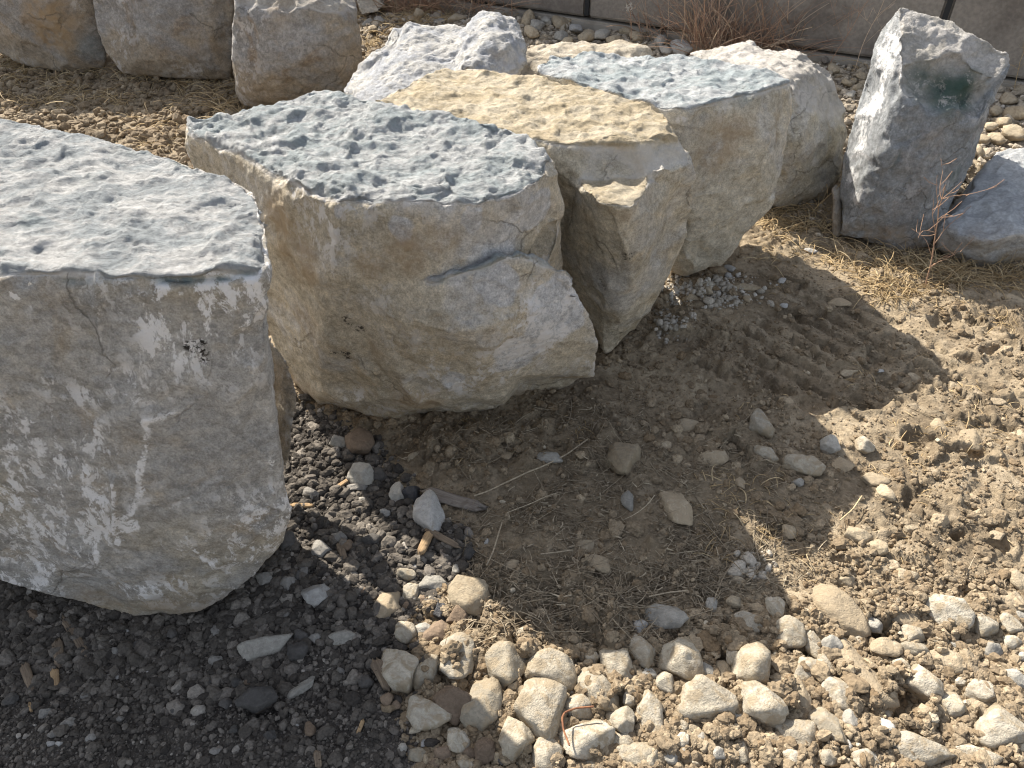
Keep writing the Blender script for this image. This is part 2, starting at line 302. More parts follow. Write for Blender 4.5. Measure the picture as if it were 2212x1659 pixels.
def height(P, fine=True):
    P = np.asarray(P, float); P3 = np.c_[P, np.zeros(len(P))]
    wd = wall_dist(P); far = sstep(12, 40, np.abs(P[:, 0])+np.abs(P[:, 1]))
    h = .24*sstep(1.45, .15, wd)*sstep(-3.5, .2, P[:, 0])
    h = h+.018*vnoise(P3*1.3, 3)+.016*vnoise(P3*3.7, 4)
    gm = sstep(-.03, .03, sdist(P, GRAVEL)); cm = sstep(-.02, .05, sdist(P, COBBLES))
    soil = 1-gm
    h = h+.012*soil*vnoise(P3*9, 5)-.008*cm
    PW_ = P+.022*np.c_[vnoise(P3*24, 91), vnoise(P3*24, 92)]+.03*np.c_[vnoise(P3*9, 93), vnoise(P3*9, 94)]
    tm_ = sstep(-.02, .06, sdist(P, TREAD)+.03*vnoise(P3*7, 95)); uu = (PW_[:, 0]*.8+PW_[:, 1]*.6)/.078; h = h-.030*tm_*sstep(-.2, .55, np.sin(6.283*uu))*sstep(-.6, .2, vnoise(P3*6, 96))
    for g, rx, ry, dp in HP:
        e = np.sqrt(((PW_[:, 0]-g[0])/rx)**2+((PW_[:, 1]-g[1])/ry)**2); m = e < 1.9
        h[m] += -dp*.8*sstep(1.2, .35, e[m])+dp*.35*np.exp(-((e[m]-1.3)/.22)**2)
    if fine:
        near = (np.abs(P[:, 0]) < 4) & (P[:, 1] > -1) & (P[:, 1] < 7); Q = P3[near]
        s_ = (1-gm[near])
        a, b_, o, hh = worley(Q*16+.4*np.stack([vnoise(Q*22, 8), vnoise(Q*22, 9), 0*Q[:, 0]], -1), 2)
        lump = .022*np.clip(.55-a, 0, 1)*(_r(hh) > .35)*_r(hh*np.uint32(7))
        a2, b2, o2, h2 = worley(Q*38, 3); crumb = .011*np.clip(.6-a2, 0, 1)*_r(h2)
        rough = sstep(-.3, .4, fbm(Q, 2.6, 2, 12)+.25*cm[near]); a4, b4, o4, h4 = worley(Q*8.5+.35*np.stack([vnoise(Q*11, 58), vnoise(Q*11, 59), 0*Q[:, 0]], -1), 6); big = .034*np.clip(.5-a4, 0, 1)*(_r(h4) > .4)*_r(h4*np.uint32(13))
        plate = .5*(o[:, 0]*(_r(hh*np.uint32(3))-.5)+o[:, 1]*(_r(hh*np.uint32(5))-.5))*.055+(o4[:, 0]*(_r(h4*np.uint32(3))-.5)+o4[:, 1]*(_r(h4*np.uint32(5))-.5))*.05; crack = -.008*np.exp(-((b_-a)/.06)**2)*(_r(hh) > .5)
        h[near] += s_*((plate+lump*1.2+crumb*1.5+big)*rough*1.35+crack*rough+.007*fbm(Q, 24, 4, 20, .65)+.006*ridged(Q, 11, 3, 33)*rough)+gm[near]*(.005*fbm(Q, 20, 3, 41))
    return h*(1-.7*far)
def axis(lo, hi, step, g, end_lo, end_hi):
    a = list(np.arange(lo, hi, step)); s_ = step; x = a[-1]
    while x < end_hi: s_ *= g; x += s_; a.append(x)
    s_ = step; x = lo; b_ = []
    while x > end_lo: s_ *= g; x -= s_; b_.append(x)
    return np.array(b_[::-1]+a)
gx = axis(-1.5, 2.0, .0075, 1.02, -260, 260); gy = axis(.45, 3.1, .0075, 1.014, -200, 320)
GX, GY = np.meshgrid(gx, gy); GP = np.c_[GX.ravel(), GY.ravel()]; GH = height(GP)
ny, nx = GX.shape; ii = np.arange(ny*nx).reshape(ny, nx)
Fq = np.c_[ii[:-1, :-1].ravel(), ii[:-1, 1:].ravel(), ii[1:, 1:].ravel(), ii[1:, :-1].ravel()]
gme = mesh_np('ground', np.c_[GP, GH], Fq, True, {'gravel': sstep(-.03, .03, sdist(GP, GRAVEL)), 'straw': sstep(-.1, .15, sdist(GP, STRAW)), 'bank': sstep(1.3, .8, wall_dist(GP))*sstep(-1.2, -.2, GP[:, 0])})
link('ground', gme, M['earth'], kind='structure')
HBASE = lambda P: height(np.atleast_2d(P), False)
def ground_hit(px, py):
    p = np.array(z(px, py, 0.))
    for _ in range(5): p = np.array(z(px, py, float(HBASE(p[:2])[0])))
    return p

# ---------------------------------------------------------------- boulders
def hull_obj(pts):
    bm = bmesh.new()
    for p in pts: bm.verts.new(p)
    r = bmesh.ops.convex_hull(bm, input=bm.verts)
    bmesh.ops.delete(bm, geom=list({g for g in r['geom_interior'] if isinstance(g, bmesh.types.BMVert)}), context='VERTS')
    loose = [v for v in bm.verts if not v.link_faces]
    bmesh.ops.delete(bm, geom=loose, context='VERTS')
    bmesh.ops.recalc_face_normals(bm, faces=bm.faces)
    me = bpy.data.meshes.new('tmp'); bm.to_mesh(me); bm.free()
    o = bpy.data.objects.new('tmp', me); C.objects.link(o); return o
def solid(hulls, cuts, vox):
    obs = [hull_obj(h) for h in hulls]; cobs = [hull_obj(h) for h in cuts]
    a = obs[0]
    for b_ in obs[1:]:
        m = a.modifiers.new('u', 'BOOLEAN'); m.operation = 'UNION'; m.solver = 'EXACT'; m.object = b_
    for b_ in cobs:
        m = a.modifiers.new('d', 'BOOLEAN'); m.operation = 'DIFFERENCE'; m.solver = 'EXACT'; m.object = b_
    m = a.modifiers.new('r', 'REMESH'); m.mode = 'VOXEL'; m.voxel_size = vox
    dg = bpy.context.evaluated_depsgraph_get(); me = bpy.data.meshes.new_from_object(a.evaluated_get(dg))
    for o in obs+cobs:
        t = o.data; bpy.data.objects.remove(o); bpy.data.meshes.remove(t)
    return me
def smooth(V, E, it, k=.5):
    n_ = len(V); deg = np.bincount(E.ravel(), minlength=n_)[:, None].astype(np.float32)
    for _ in range(it):
        S = np.stack([np.bincount(E[:, 0], V[E[:, 1], c_], n_)+np.bincount(E[:, 1], V[E[:, 0], c_], n_) for c_ in range(3)], -1)
        V = V+k*(S/deg-V)
    return V
def scoop(V, N, q, n_, r0, r1, d0, d1, w, nz):    # shell shaped breaks: small shallow bites out of the stone, with crisp edges
    w = w/w.sum(); ids = q.choice(len(V), n_, p=w)
    for i in ids:
        r_ = r0*(r1/r0)**q.uniform(0, 1); d = min(d0*(d1/d0)**q.uniform(0, 1), .3*r_); nn = N[i]+q.normal(0, .12, 3); nn /= np.linalg.norm(nn)
        c = V[i]+nn*(r_-d); v = V-c; L_ = np.sqrt((v*v).sum(1)); re = r_+nz[q.randint(3)]*d*.9; m = L_ < re
        V[m] = (c+v[m]/L_[m][:, None]*re[m][:, None]).astype(np.float32)
    return V
def boulder(name, mat, label, hulls, cuts=(), vox=.008, seed=0, low=.012, fac=.010, mid=.004, topamp=.008, topf=16, topz=.62, toprange=(.5, .8), round_=3, stains=(), creases=(), topmin=-9., granular=0., strata=0., rough=.0026, maxd=.018, pits=.35, step=0., chip=.003, nside=70, nrim=70, ntop=200, tsc=(.025, .14, .003, .009), ssc=(.09, .6, .005, .020), bites=(), topmax_y=None, cat='boulder', group='big quarried limestone boulders'):
    me = solid(hulls, list(cuts), vox); n_ = len(me.vertices)
    V = np.empty(n_*3, np.float32); me.vertices.foreach_get('co', V); V = V.reshape(-1, 3)
    E = np.empty(len(me.edges)*2, np.int32); me.edges.foreach_get('vertices', E); E = E.reshape(-1, 2)
    V = smooth(V, E, round_).astype(np.float32)
    def nrm():
        me.vertices.foreach_set('co', V.ravel()); me.update(); N = np.empty(n_*3, np.float32); me.vertex_normals.foreach_get('vector', N); return N.reshape(-1, 3)
    N = nrm(); Ns = smooth(N.copy(), E, 4); Ns /= np.linalg.norm(Ns, axis=1)[:, None]+1e-9
    bvh = BVHTree.FromPolygons([tuple(v) for v in V[::1]], [tuple(p.vertices) for p in me.polygons]) if (stains or creases or bites) else None
    def hit(px, py):
        r = rays(px, py); r = Vector(r).normalized(); h = bvh.ray_cast(Vector((0, 0, CAMH)), r)
        return np.array(h[0]) if h[0] is not None else None
    S = seed*11.7
    Q = V+S; q_ = np.random.RandomState(seed*7+1); t0 = sstep(toprange[0], toprange[1], Ns[:, 2]); nz = [fbm(Q, 9, 3, 90), fbm(Q, 16, 3, 91), fbm(Q, 5, 4, 92)]
    Nw0 = smooth(Ns.copy(), E, int(.03/vox*2)); tw0 = sstep(toprange[0]-.3, toprange[1]+.12, Nw0[:, 2]); rim0 = (4*tw0*(1-tw0))**2*(V[:, 2] > .15)+1e-6
    crn = np.clip(1-np.linalg.norm(Nw0, axis=1), 0, 1)*(1-tw0)+1e-6
    side = (1-t0)*(V[:, 2] > .0)+1e-7; V = V.astype(np.float32); V00 = V.copy()
    V = scoop(V, Ns, q_, nside, *ssc, side, nz); V = scoop(V, Ns, q_, nside, .04, .25, .003, .011, side+0*crn, nz); V = scoop(V, Ns, q_, nside//2, .05, .3, .006, .02, crn, nz)
    V = scoop(V, Ns, q_, nrim, .03, .16, .004, .014, rim0, nz); V = scoop(V, Ns, q_, ntop, *tsc, t0+1e-7, nz)
    dv = V-V00; dl = np.sqrt((dv*dv).sum(1))[:, None]+1e-9; V = (V00+dv*(maxd*np.tanh(dl/maxd)/dl)).astype(np.float32)
    V = scoop(V, Ns, q_, nrim//5, .035, .11, .007, .017, rim0, nz)
    for px_, py_, rpx, dpx in bites:
        h = hit(px_, py_)
        if h is None: continue
        k = project(h)[2]/PF; rr, dd = rpx*k, dpx*k; i_ = int(np.argmin(((V-h)**2).sum(1))); R_ = (rr*rr+dd*dd)/(2*dd); c = V[i_]+Ns[i_]*(R_-dd); v = V-c; L_ = np.sqrt((v*v).sum(1)); re = R_+nz[1]*dd*.5+nz[0]*dd*.3; m = L_ < re
        V[m] = (c+v[m]/L_[m][:, None]*re[m][:, None]).astype(np.float32)
    V = smooth(V, E, 1, .35).astype(np.float32); N = nrm()
    wob = .02*np.stack([vnoise(Q*4, 1), vnoise(Q*4, 2), vnoise(Q*4, 3)], -1); Q = Q+wob
    top = sstep(toprange[0], toprange[1], Ns[:, 2]+.06*fbm(Q, 8, 2, 9)) * (V[:, 2] > topmin)
    D = low*fbm(Q, 2.6, 2, seed)+fac*.45*facets(Q, 6, seed+31)*(1-.55*top)+fac*.3*facets(Q, 15, seed+3)*(1-.3*top)
    Nw = smooth(Ns.copy(), E, int(.035/vox*2)); Nw /= np.linalg.norm(Nw, axis=1)[:, None]+1e-9; tw = sstep(toprange[0]-.3, toprange[1]+.12, Nw[:, 2]); rim = 4*tw*(1-tw)*(V[:, 2] > .1)
    D -= chip*rim*np.clip(.35+fbm(Q, 7, 3, seed+70), 0, 2)+chip*.8*rim*np.clip(ridged(Q, 14, 2, seed+71), 0, 1)
    D += mid*ridged(Q*np.array([1, 1, 1.6]), 9, 3, seed+1)*(1-top)+rough*fbm(Q, 42, 3, seed+2, .6)
    tt = fbm(Q*np.array([1, 1, 1.25]), 2.6, 4, seed+60, .45)*3.2; fl = np.floor(tt); D += step*(fl+sstep(.78, 1., tt-fl))*(1-.8*top)
    if strata: D += strata*vnoise(np.stack([Q[:, 0]*1.5, Q[:, 1]*1.5, Q[:, 2]*22+2*vnoise(Q*2.5, 4)], -1), seed+9)*(1-top)
    # bedding face: lumps, shallow pits and thin steps
    a, b_, o_, hh = worley(Q*np.array([1, 1.5, .5])*topf+.5*np.stack([vnoise(Q*topf, 21), vnoise(Q*topf, 22), 0*V[:, 0]], -1), seed+5)
    T = topamp*(fbm(Q*np.array([1, 1.5, .4]), topf*.55, 4, seed+6, .55)*.9-pits*np.clip(.42-a, 0, 1)*(_r(hh) > .5)*2+.35*(_r(hh)-.5))
    if granular: T = T+granular*fbm(Q, 55, 2, seed+8, .7)
    D += top*T+top*topamp*.16*ridged(Q*np.array([1, 1.3, .6]), 38, 3, seed+90, .6)
    topc = np.maximum(top, .95*tw*(V[:, 2] > .12))
    T_mask = .3+.9*sstep(-.35, .45, fbm(Q, 3.5, 2, seed+80)); T *= T_mask
    at = {k: np.zeros(n_, np.float32) for k in ('white', 'teal', 'green', 'dark', 'brown', 'greyp')}; at['top'] = top; at['rim'] = rim.astype(np.float32); at['topc'] = topc.astype(np.float32)
    W = V+.022*np.stack([vnoise(Q*13, 31), vnoise(Q*13, 32), vnoise(Q*13, 33)], -1)+.007*np.stack([vnoise(Q*40, 34), vnoise(Q*40, 35), vnoise(Q*40, 36)], -1)
    for kind, px, py, rpx, amt in stains:
        h = hit(px, py)
        if h is None: continue
        r = rpx*project(h)[2]/PF; d = np.linalg.norm(W-h, axis=1); at[kind] = np.maximum(at[kind], amt*sstep(r, r*.35, d))
    for cz in creases:                # (points, half width px, depth m, colour, colour amount, colour width px)
        pts, wd, amp, kind, amt, cw = cz; H = [hit(*p) for p in pts]; H = [h for h in H if h is not None]
        if len(H) < 2: continue
        W2 = V+.005*np.stack([vnoise(Q*15, 41), vnoise(Q*15, 42), vnoise(Q*15, 43)], -1)
        d = np.full(n_, 9.)
        for i in range(len(H)-1): d = np.minimum(d, seg_dist(W2, H[i], H[i+1]))
        dep = project(H[0])[2]/PF; D += amp*np.exp(-(d/(wd*dep))**2)*(sstep(-.35, .15, fbm(Q, 7, 2, 47)) if amp < 0 else 1)
        if kind: at[kind] = np.maximum(at[kind], amt*sstep(cw*dep, cw*dep*.3, d)*(sstep(-.45, .15, fbm(Q, 7, 2, 47)) if kind == 'teal' else 1))
    V = V+N*D[:, None]
    at['brown'] = np.maximum(at['brown'], .75*sstep(.13, .02, V[:, 2]+.05*fbm(Q, 6, 3, 97)))
    base = np.array([V[:, 0].mean(), V[:, 1].mean(), max(0., V[:, 2].min())]); V = V-base
    me.vertices.foreach_set('co', V.astype(np.float32).ravel())
    for k, v in at.items():
        t = me.attributes.new(k, 'FLOAT', 'POINT'); t.data.foreach_set('value', v.astype(np.float32))
    me.polygons.foreach_set('use_smooth', np.ones(len(me.polygons), bool)); me.update()
    return link(name, me, mat, tuple(base), None, label, cat, group)

# 1 front left
B1 = [z(-450, 235, .95), z(0, 252, .955), z(150, 290, .95), z(270, 311, .945), z(385, 331, .94), z(470, 368, .94), z(542, 406, .94), z(574, 455, .935), z(582, 560, .93), z(584, 590, .915),
      z(-500, 585, .95), z(0, 576, .95), z(210, 572, .95), z(400, 572, .95), z(560, 570, .94), y(-500, 640, 1.06), y(0, 622, 1.065), y(210, 605, 1.055), y(560, 600, 1.075),
      y(588, 700, 1.085), y(606, 850, 1.075), y(616, 930, 1.07), y(633, 1050, 1.065), y(629, 1110, 1.06), y(611, 1180, 1.06), y(553, 1240, 1.055), y(492, 1290, 1.05), y(466, 1310, 1.045),
      y(300, 1341, 1.04), y(268, 1332, 1.04), y(200, 1290, 1.035), y(80, 1238, 1.03), y(0, 1206, 1.03), y(-450, 1120, 1.03), y(120, 1100, 1.012), y(400, 1180, 1.012), y(250, 950, 1.02), y(-300, 900, 1.02),
      y(500, 1000, 1.03), y(560, 1100, 1.035), y(300, 1250, 1.02), y(590, 900, 1.4), y(560, 1050, 1.4), y(560, 600, 1.42), y(300, 1000, 1.55), y(-300, 900, 1.55), (-1.3, 1.6, .9), (-1.35, 1.5, .05), (-.85, 1.45, -.03), y(300, 1300, 1.25), y(430, 1290, 1.2), y(480, 1230, 1.3), y(560, 1150, 1.3)]
boulder('boulder', M['b1'], 'huge grey boulder nearest the camera with flat bluish white top, cut off by left edge', [B1], vox=.0055, seed=1, low=.006, fac=.007, mid=.0015, topamp=.009, topf=26, pits=.15, round_=2, nside=80, nrim=120, ntop=520, tsc=(.015, .2, .002, .009), ssc=(.15, .9, .004, .014), bites=[(620, 1215, 70, 18), (40, 1225, 110, 16), (200, 1290, 100, 14), (540, 1270, 60, 14), (420, 1320, 80, 12)], strata=.0,
        creases=[([(210, 590), (214, 680), (216, 750), (220, 840), (224, 900), (238, 980), (250, 1060), (248, 1150)], 9, .011, 'white', .8, 15), ([(224, 650), (232, 780), (240, 900)], 7, -.006, None, 0, 0),
                 ([(-200, 612), (0, 606), (60, 612), (200, 608), (215, 600), (300, 606), (420, 606), (500, 600), (560, 582)], 7, -.013, 'teal', .9, 13), ([(0, 592), (100, 588), (200, 592)], 9, .0, 'white', .5, 10), ([(300, 586), (420, 590), (550, 578)], 9, .0, 'white', .5, 9),
                 ([(140, 890), (160, 940), (225, 960)], 8, -.006, 'white', .8, 14), ([(315, 905), (360, 900), (390, 890)], 7, .004, 'white', .78, 16), ([(310, 910), (316, 960), (300, 1020), (305, 1060), (270, 1130), (250, 1180)], 7, .002, 'white', .78, 18),
                 ([(0, 1070), (60, 1110), (130, 1160), (200, 1240)], 12, -.006, None, 0, 0), ([(360, 1110), (440, 1050), (560, 1000)], 7, -.004, 'white', .6, 12), ([(60, 660), (90, 720), (150, 760)], 7, 0., 'white', .8, 13), ([(60, 820), (120, 860)], 7, 0., 'white', .8, 13), ([(400, 1150), (430, 1200), (480, 1230)], 7, 0., 'white', .7, 13), ([(0, 1130), (60, 1150), (110, 1190)], 7, 0., 'white', .8, 16), ([(200, 1165), (214, 1215)], 6, 0., 'white', .85, 12), ([(440, 1240), (520, 1180), (600, 1100)], 10, .006, None, 0, 0), ([(340, 1330), (460, 1290), (520, 1220)], 14, -.008, None, 0, 0)],
        stains=[('white', 60, 700, 50, .45), ('white', 85, 820, 36, .6), ('white', 190, 860, 30, .6), ('white', 240, 910, 22, .7), ('white', 500, 660, 60, .65), ('white', 545, 720, 45, .5), ('white', 470, 620, 40, .5), ('white', 270, 1140, 55, .75), ('white', 100, 1100, 60, .55), ('white', 60, 1180, 60, .6), ('white', 480, 1110, 28, .6), ('white', 520, 1120, 20, .6), ('white', 430, 800, 14, .8), ('white', 425, 780, 20, .5), ('dark', 430, 764, 34, 1.), ('white', 30, 950, 60, .5), ('white', 120, 1010, 50, .5), ('white', 340, 700, 60, .4), ('white', 560, 1130, 50, .5), ('white', 600, 1000, 40, .5), ('white', 150, 720, 70, .4), ('white', 380, 1180, 50, .5), ('white', 330, 1080, 40, .5), ('white', 330, 1260, 60, .45), ('white', 460, 1260, 40, .5), ('teal', 430, 990, 26, .3), ('white', 20, 640, 26, .8), ('brown', 60, 760, 40, .2), ('brown', 560, 790, 30, .25),
                ('teal', 380, 345, 50, .55), ('teal', 300, 320, 60, .4), ('teal', 60, 470, 40, .3), ('teal', 200, 380, 50, .25)])
boulder('boulder', M['b10'], 'small grey boulder mostly hidden, wedged between the nearest boulder and the tan one', [[y(560, 700, 1.5), y(600, 748, 1.46), y(628, 790, 1.44), y(641, 850, 1.42), y(636, 930, 1.4), y(628, 1010, 1.38), y(600, 1040, 1.4), y(560, 1040, 1.45), y(560, 800, 1.6), y(600, 760, 1.6)]], vox=.008, seed=17, nside=12, nrim=5, ntop=5, maxd=.006, topamp=.004, low=.006)
# 2 centre
B2a = [z(394, 266, 0.800), z(408, 250, 0.805), z(545, 239, 0.810), z(590, 219, 0.820), z(640, 204, 0.830), z(695, 191, 0.840), z(760, 204, 0.840), z(870, 224, 0.835), z(950, 240, 0.830), z(1050, 260, 0.825), z(1120, 285, 0.820), z(1180, 318, 0.820), z(1208, 350, 0.810),
       z(1200, 350, .805), z(1150, 362, .80), z(1040, 398, .805), z(960, 416, .805), z(880, 414, .805), z(740, 404, .80), z(696, 382, .80), y(726, 436, 1.615), y(800, 445, 1.60), y(880, 449, 1.595), y(960, 448, 1.595), y(1040, 430, 1.61), y(1150, 390, 1.69), y(1205, 362, 1.80), y(1185, 348, 2.02), y(1195, 420, 2.06), y(1195, 520, 2.05), y(1230, 600, 2.0), z(560, 328, 0.790), z(398, 292, 0.780),
       y(400, 322, 2.02), y(440, 400, 2.0), y(520, 520, 1.95), y(585, 640, 1.92), y(620, 780, 1.9), y(645, 862, 1.86), y(700, 880, 1.79), y(716, 480, 1.61), y(724, 600, 1.605), y(708, 720, 1.64), y(700, 850, 1.71),
       y(800, 520, 1.60), y(900, 600, 1.575), y(1000, 600, 1.60), y(1120, 545, 1.665), y(1213, 420, 1.83), y(1206, 500, 1.83), y(1190, 542, 1.80), y(1100, 860, 1.80), y(830, 905, 1.74), y(900, 860, 1.67),
       y(1100, 400, 2.1), y(1150, 700, 2.1), y(900, 800, 2.3), y(700, 700, 2.3), y(500, 350, 2.3), y(1000, 300, 2.2)]
B2b = [y(760, 640, 1.61), y(940, 606, 1.562), y(1060, 570, 1.588), y(1130, 542, 1.63), y(1185, 546, 1.69), y(1240, 590, 1.70), y(1290, 680, 1.71), y(1305, 750, 1.73), y(1300, 782, 1.77), y(1293, 850, 1.825), y(1250, 860, 1.82), y(1180, 830, 1.70), y(1081, 868, 1.665), y(1000, 875, 1.65), y(909, 867, 1.65),
       y(840, 790, 1.60), y(950, 700, 1.53), y(1060, 720, 1.54), y(950, 890, 1.77), y(830, 907, 1.74), y(750, 890, 1.76), y(1100, 880, 1.80), y(780, 850, 1.68), y(1150, 700, 2.1), y(900, 800, 2.2), y(1000, 650, 2.1)]
boulder('boulder', M['b2'], 'large tan boulder in the centre with pitted bluish white top and dark cracked lip', [B2a, B2b], cuts=[[y(1075, 885, 1.5), y(1135, 818, 1.5), y(1300, 806, 1.5), y(1330, 900, 1.5), y(1085, 895, 1.82), y(1135, 830, 1.84), y(1292, 818, 1.88), y(1330, 900, 1.90)], [y(392, 330, 1.7), y(392, 262, 1.9), y(470, 345, 1.75), y(540, 300, 1.6)]], vox=.0058, seed=2, low=.006, fac=.008, mid=.002, topamp=.015, topf=22, pits=.6, topz=.7, round_=2, nside=110, nrim=110, ntop=420, tsc=(.018, .15, .003, .012),
        creases=[([(745, 432), (790, 442), (860, 449), (920, 450), (980, 446), (1040, 428), (1100, 405), (1150, 380), (1185, 352)], 7, -.015, 'teal', 1., 14), ([(720, 430), (745, 470), (800, 490)], 9, .004, 'white', .7, 12), ([(770, 480), (860, 470), (950, 470), (1040, 440)], 16, .003, 'white', .45, 22),
                 ([(940, 612), (1010, 590), (1080, 562), (1130, 545)], 7, -.006, 'teal', .8, 15), ([(980, 596), (1060, 566), (1128, 540)], 7, .008, 'white', .5, 10), ([(900, 560), (950, 545), (1000, 548)], 7, -.006, 'teal', .35, 9), ([(750, 670), (800, 690), (850, 660)], 9, -.007, 'white', .5, 8), ([(850, 780), (880, 840), (910, 868)], 14, .010, None, 0, 0), ([(760, 585), (850, 600), (930, 612)], 12, -.007, None, 0, 0), ([(770, 700), (800, 780), (860, 850)], 12, -.009, None, 0, 0), ([(900, 480), (890, 560), (900, 600)], 8, -.004, None, 0, 0), ([(590, 500), (700, 540), (760, 580)], 10, -.006, None, 0, 0)],
        stains=[('greyp', 1210, 680, 130, 1.), ('greyp', 1080, 620, 90, .9), ('greyp', 1130, 760, 110, .8), ('greyp', 1160, 450, 80, .9), ('greyp', 1030, 480, 60, .8), ('greyp', 860, 500, 60, .7), ('greyp', 730, 470, 40, .8), ('greyp', 980, 830, 60, .6), ('white', 800, 470, 40, .6), ('white', 900, 470, 50, .5), ('white', 1010, 455, 50, .5), ('white', 1160, 420, 50, .55), ('white', 1170, 620, 70, .5), ('white', 1240, 650, 60, .5), ('white', 1100, 640, 50, .6), ('white', 1060, 640, 40, .8), ('white', 1040, 700, 26, .6), ('white', 1050, 770, 36, .9), ('white', 1110, 760, 90, .9), ('white', 1200, 730, 90, .85), ('white', 1150, 680, 80, .75), ('white', 1230, 660, 60, .7), ('white', 1000, 640, 50, .6), ('white', 1280, 720, 40, .5), ('white', 970, 810, 46, .6), ('white', 1000, 855, 50, .7), ('white', 930, 840, 30, .6), ('white', 1060, 600, 60, .55), ('white', 740, 480, 26, .7), ('white', 700, 540, 16, .6), ('dark', 745, 700, 26, 1.), ('dark', 730, 680, 20, 1.), ('dark', 750, 765, 26, .9), ('dark', 720, 760, 22, .7), ('dark', 775, 720, 22, .7), ('brown', 870, 555, 80, .9), ('brown', 600, 470, 90, .9), ('brown', 640, 560, 110, .8), ('brown', 950, 520, 60, .7), ('brown', 800, 580, 60, .6), ('brown', 900, 872, 80, .9), ('brown', 1240, 820, 50, .7), ('brown', 660, 700, 70, .5), ('brown', 800, 760, 50, .4), ('teal', 1040, 580, 40, .3), ('teal', 1150, 580, 36, .3), ('white', 1090, 430, 50, .5), ('brown', 900, 870, 40, .35)])
# 3 golden
B3a = [z(798, 214, 0.769), z(850, 186, 0.774), z(900, 165, 0.779), z(960, 143, 0.784), z(1100, 150, 0.784), z(1200, 170, 0.784), z(1300, 194, 0.784), z(1400, 219, 0.779), z(1450, 248, 0.774), z(1477, 284, 0.759), z(1470, 294, 0.754), z(1400, 301, 0.759), z(1330, 310, 0.759), z(1220, 306, 0.759), z(1160, 300, 0.759), z(1000, 264, 0.759), z(860, 240, 0.759),
       y(1490, 350, 2.03), y(1508, 400, 2.05), y(1500, 450, 2.07), y(1475, 520, 2.12), y(1450, 570, 2.11), y(1440, 600, 2.10), y(1405, 670, 2.10), y(1360, 730, 2.10), y(1310, 765, 2.10), y(1400, 380, 1.965), y(1275, 402, 1.955), y(1200, 350, 2.09), y(1190, 500, 2.12), y(1240, 600, 2.12), y(1430, 400, 2.5), y(1400, 600, 2.5), y(1200, 500, 2.6), y(900, 400, 2.6), y(1350, 350, 2.5), y(900, 320, 2.3), y(1000, 600, 2.4)]
B3b = [z(1268, 407, 0.683), z(1400, 384, 0.688), z(1413, 398, 0.678), z(1372, 430, 0.683), z(1290, 427, 0.680), y(1208, 372, 2.09), y(1195, 540, 2.09), y(1366, 540, 1.85), y(1368, 600, 1.90), y(1322, 690, 2.0), y(1308, 770, 2.045), y(1245, 640, 2.07), y(1440, 600, 2.09), y(1405, 670, 2.075), y(1360, 730, 2.06), y(1470, 500, 2.10), y(1480, 420, 2.10), y(1350, 500, 2.4), y(1350, 650, 2.3), y(1220, 500, 2.3)]
boulder('boulder', M['b3'], 'long boulder with golden sandy flat top and a notched step in its front', [B3a, B3b], vox=.0068, seed=3, low=.007, fac=.008, mid=.002, topamp=.008, topf=24, granular=.003, round_=3, toprange=(.6, .85),
        stains=[('dark', 1350, 560, 40, .7), ('dark', 1300, 620, 30, .5), ('dark', 1220, 480, 30, .5), ('brown', 1350, 470, 36, .4), ('brown', 1250, 480, 60, .3), ('brown', 1360, 350, 60, .25), ('white', 1450, 470, 34, .35), ('white', 1290, 560, 30, .3), ('white', 1300, 500, 30, .3), ('white', 1210, 420, 30, .3), ('dark', 1060, 165, 60, .35), ('dark', 1150, 180, 70, .3), ('dark', 1090, 245, 12, .8)],
        creases=[([(1480, 330), (1470, 400), (1480, 460)], 12, -.008, None, 0, 0), ([(1400, 300), (1430, 360), (1420, 400)], 9, .005, None, 0, 0), ([(1230, 380), (1290, 440), (1350, 520)], 10, -.008, 'white', .2, 10), ([(1440, 480), (1420, 560), (1390, 640)], 9, -.006, None, 0, 0)])
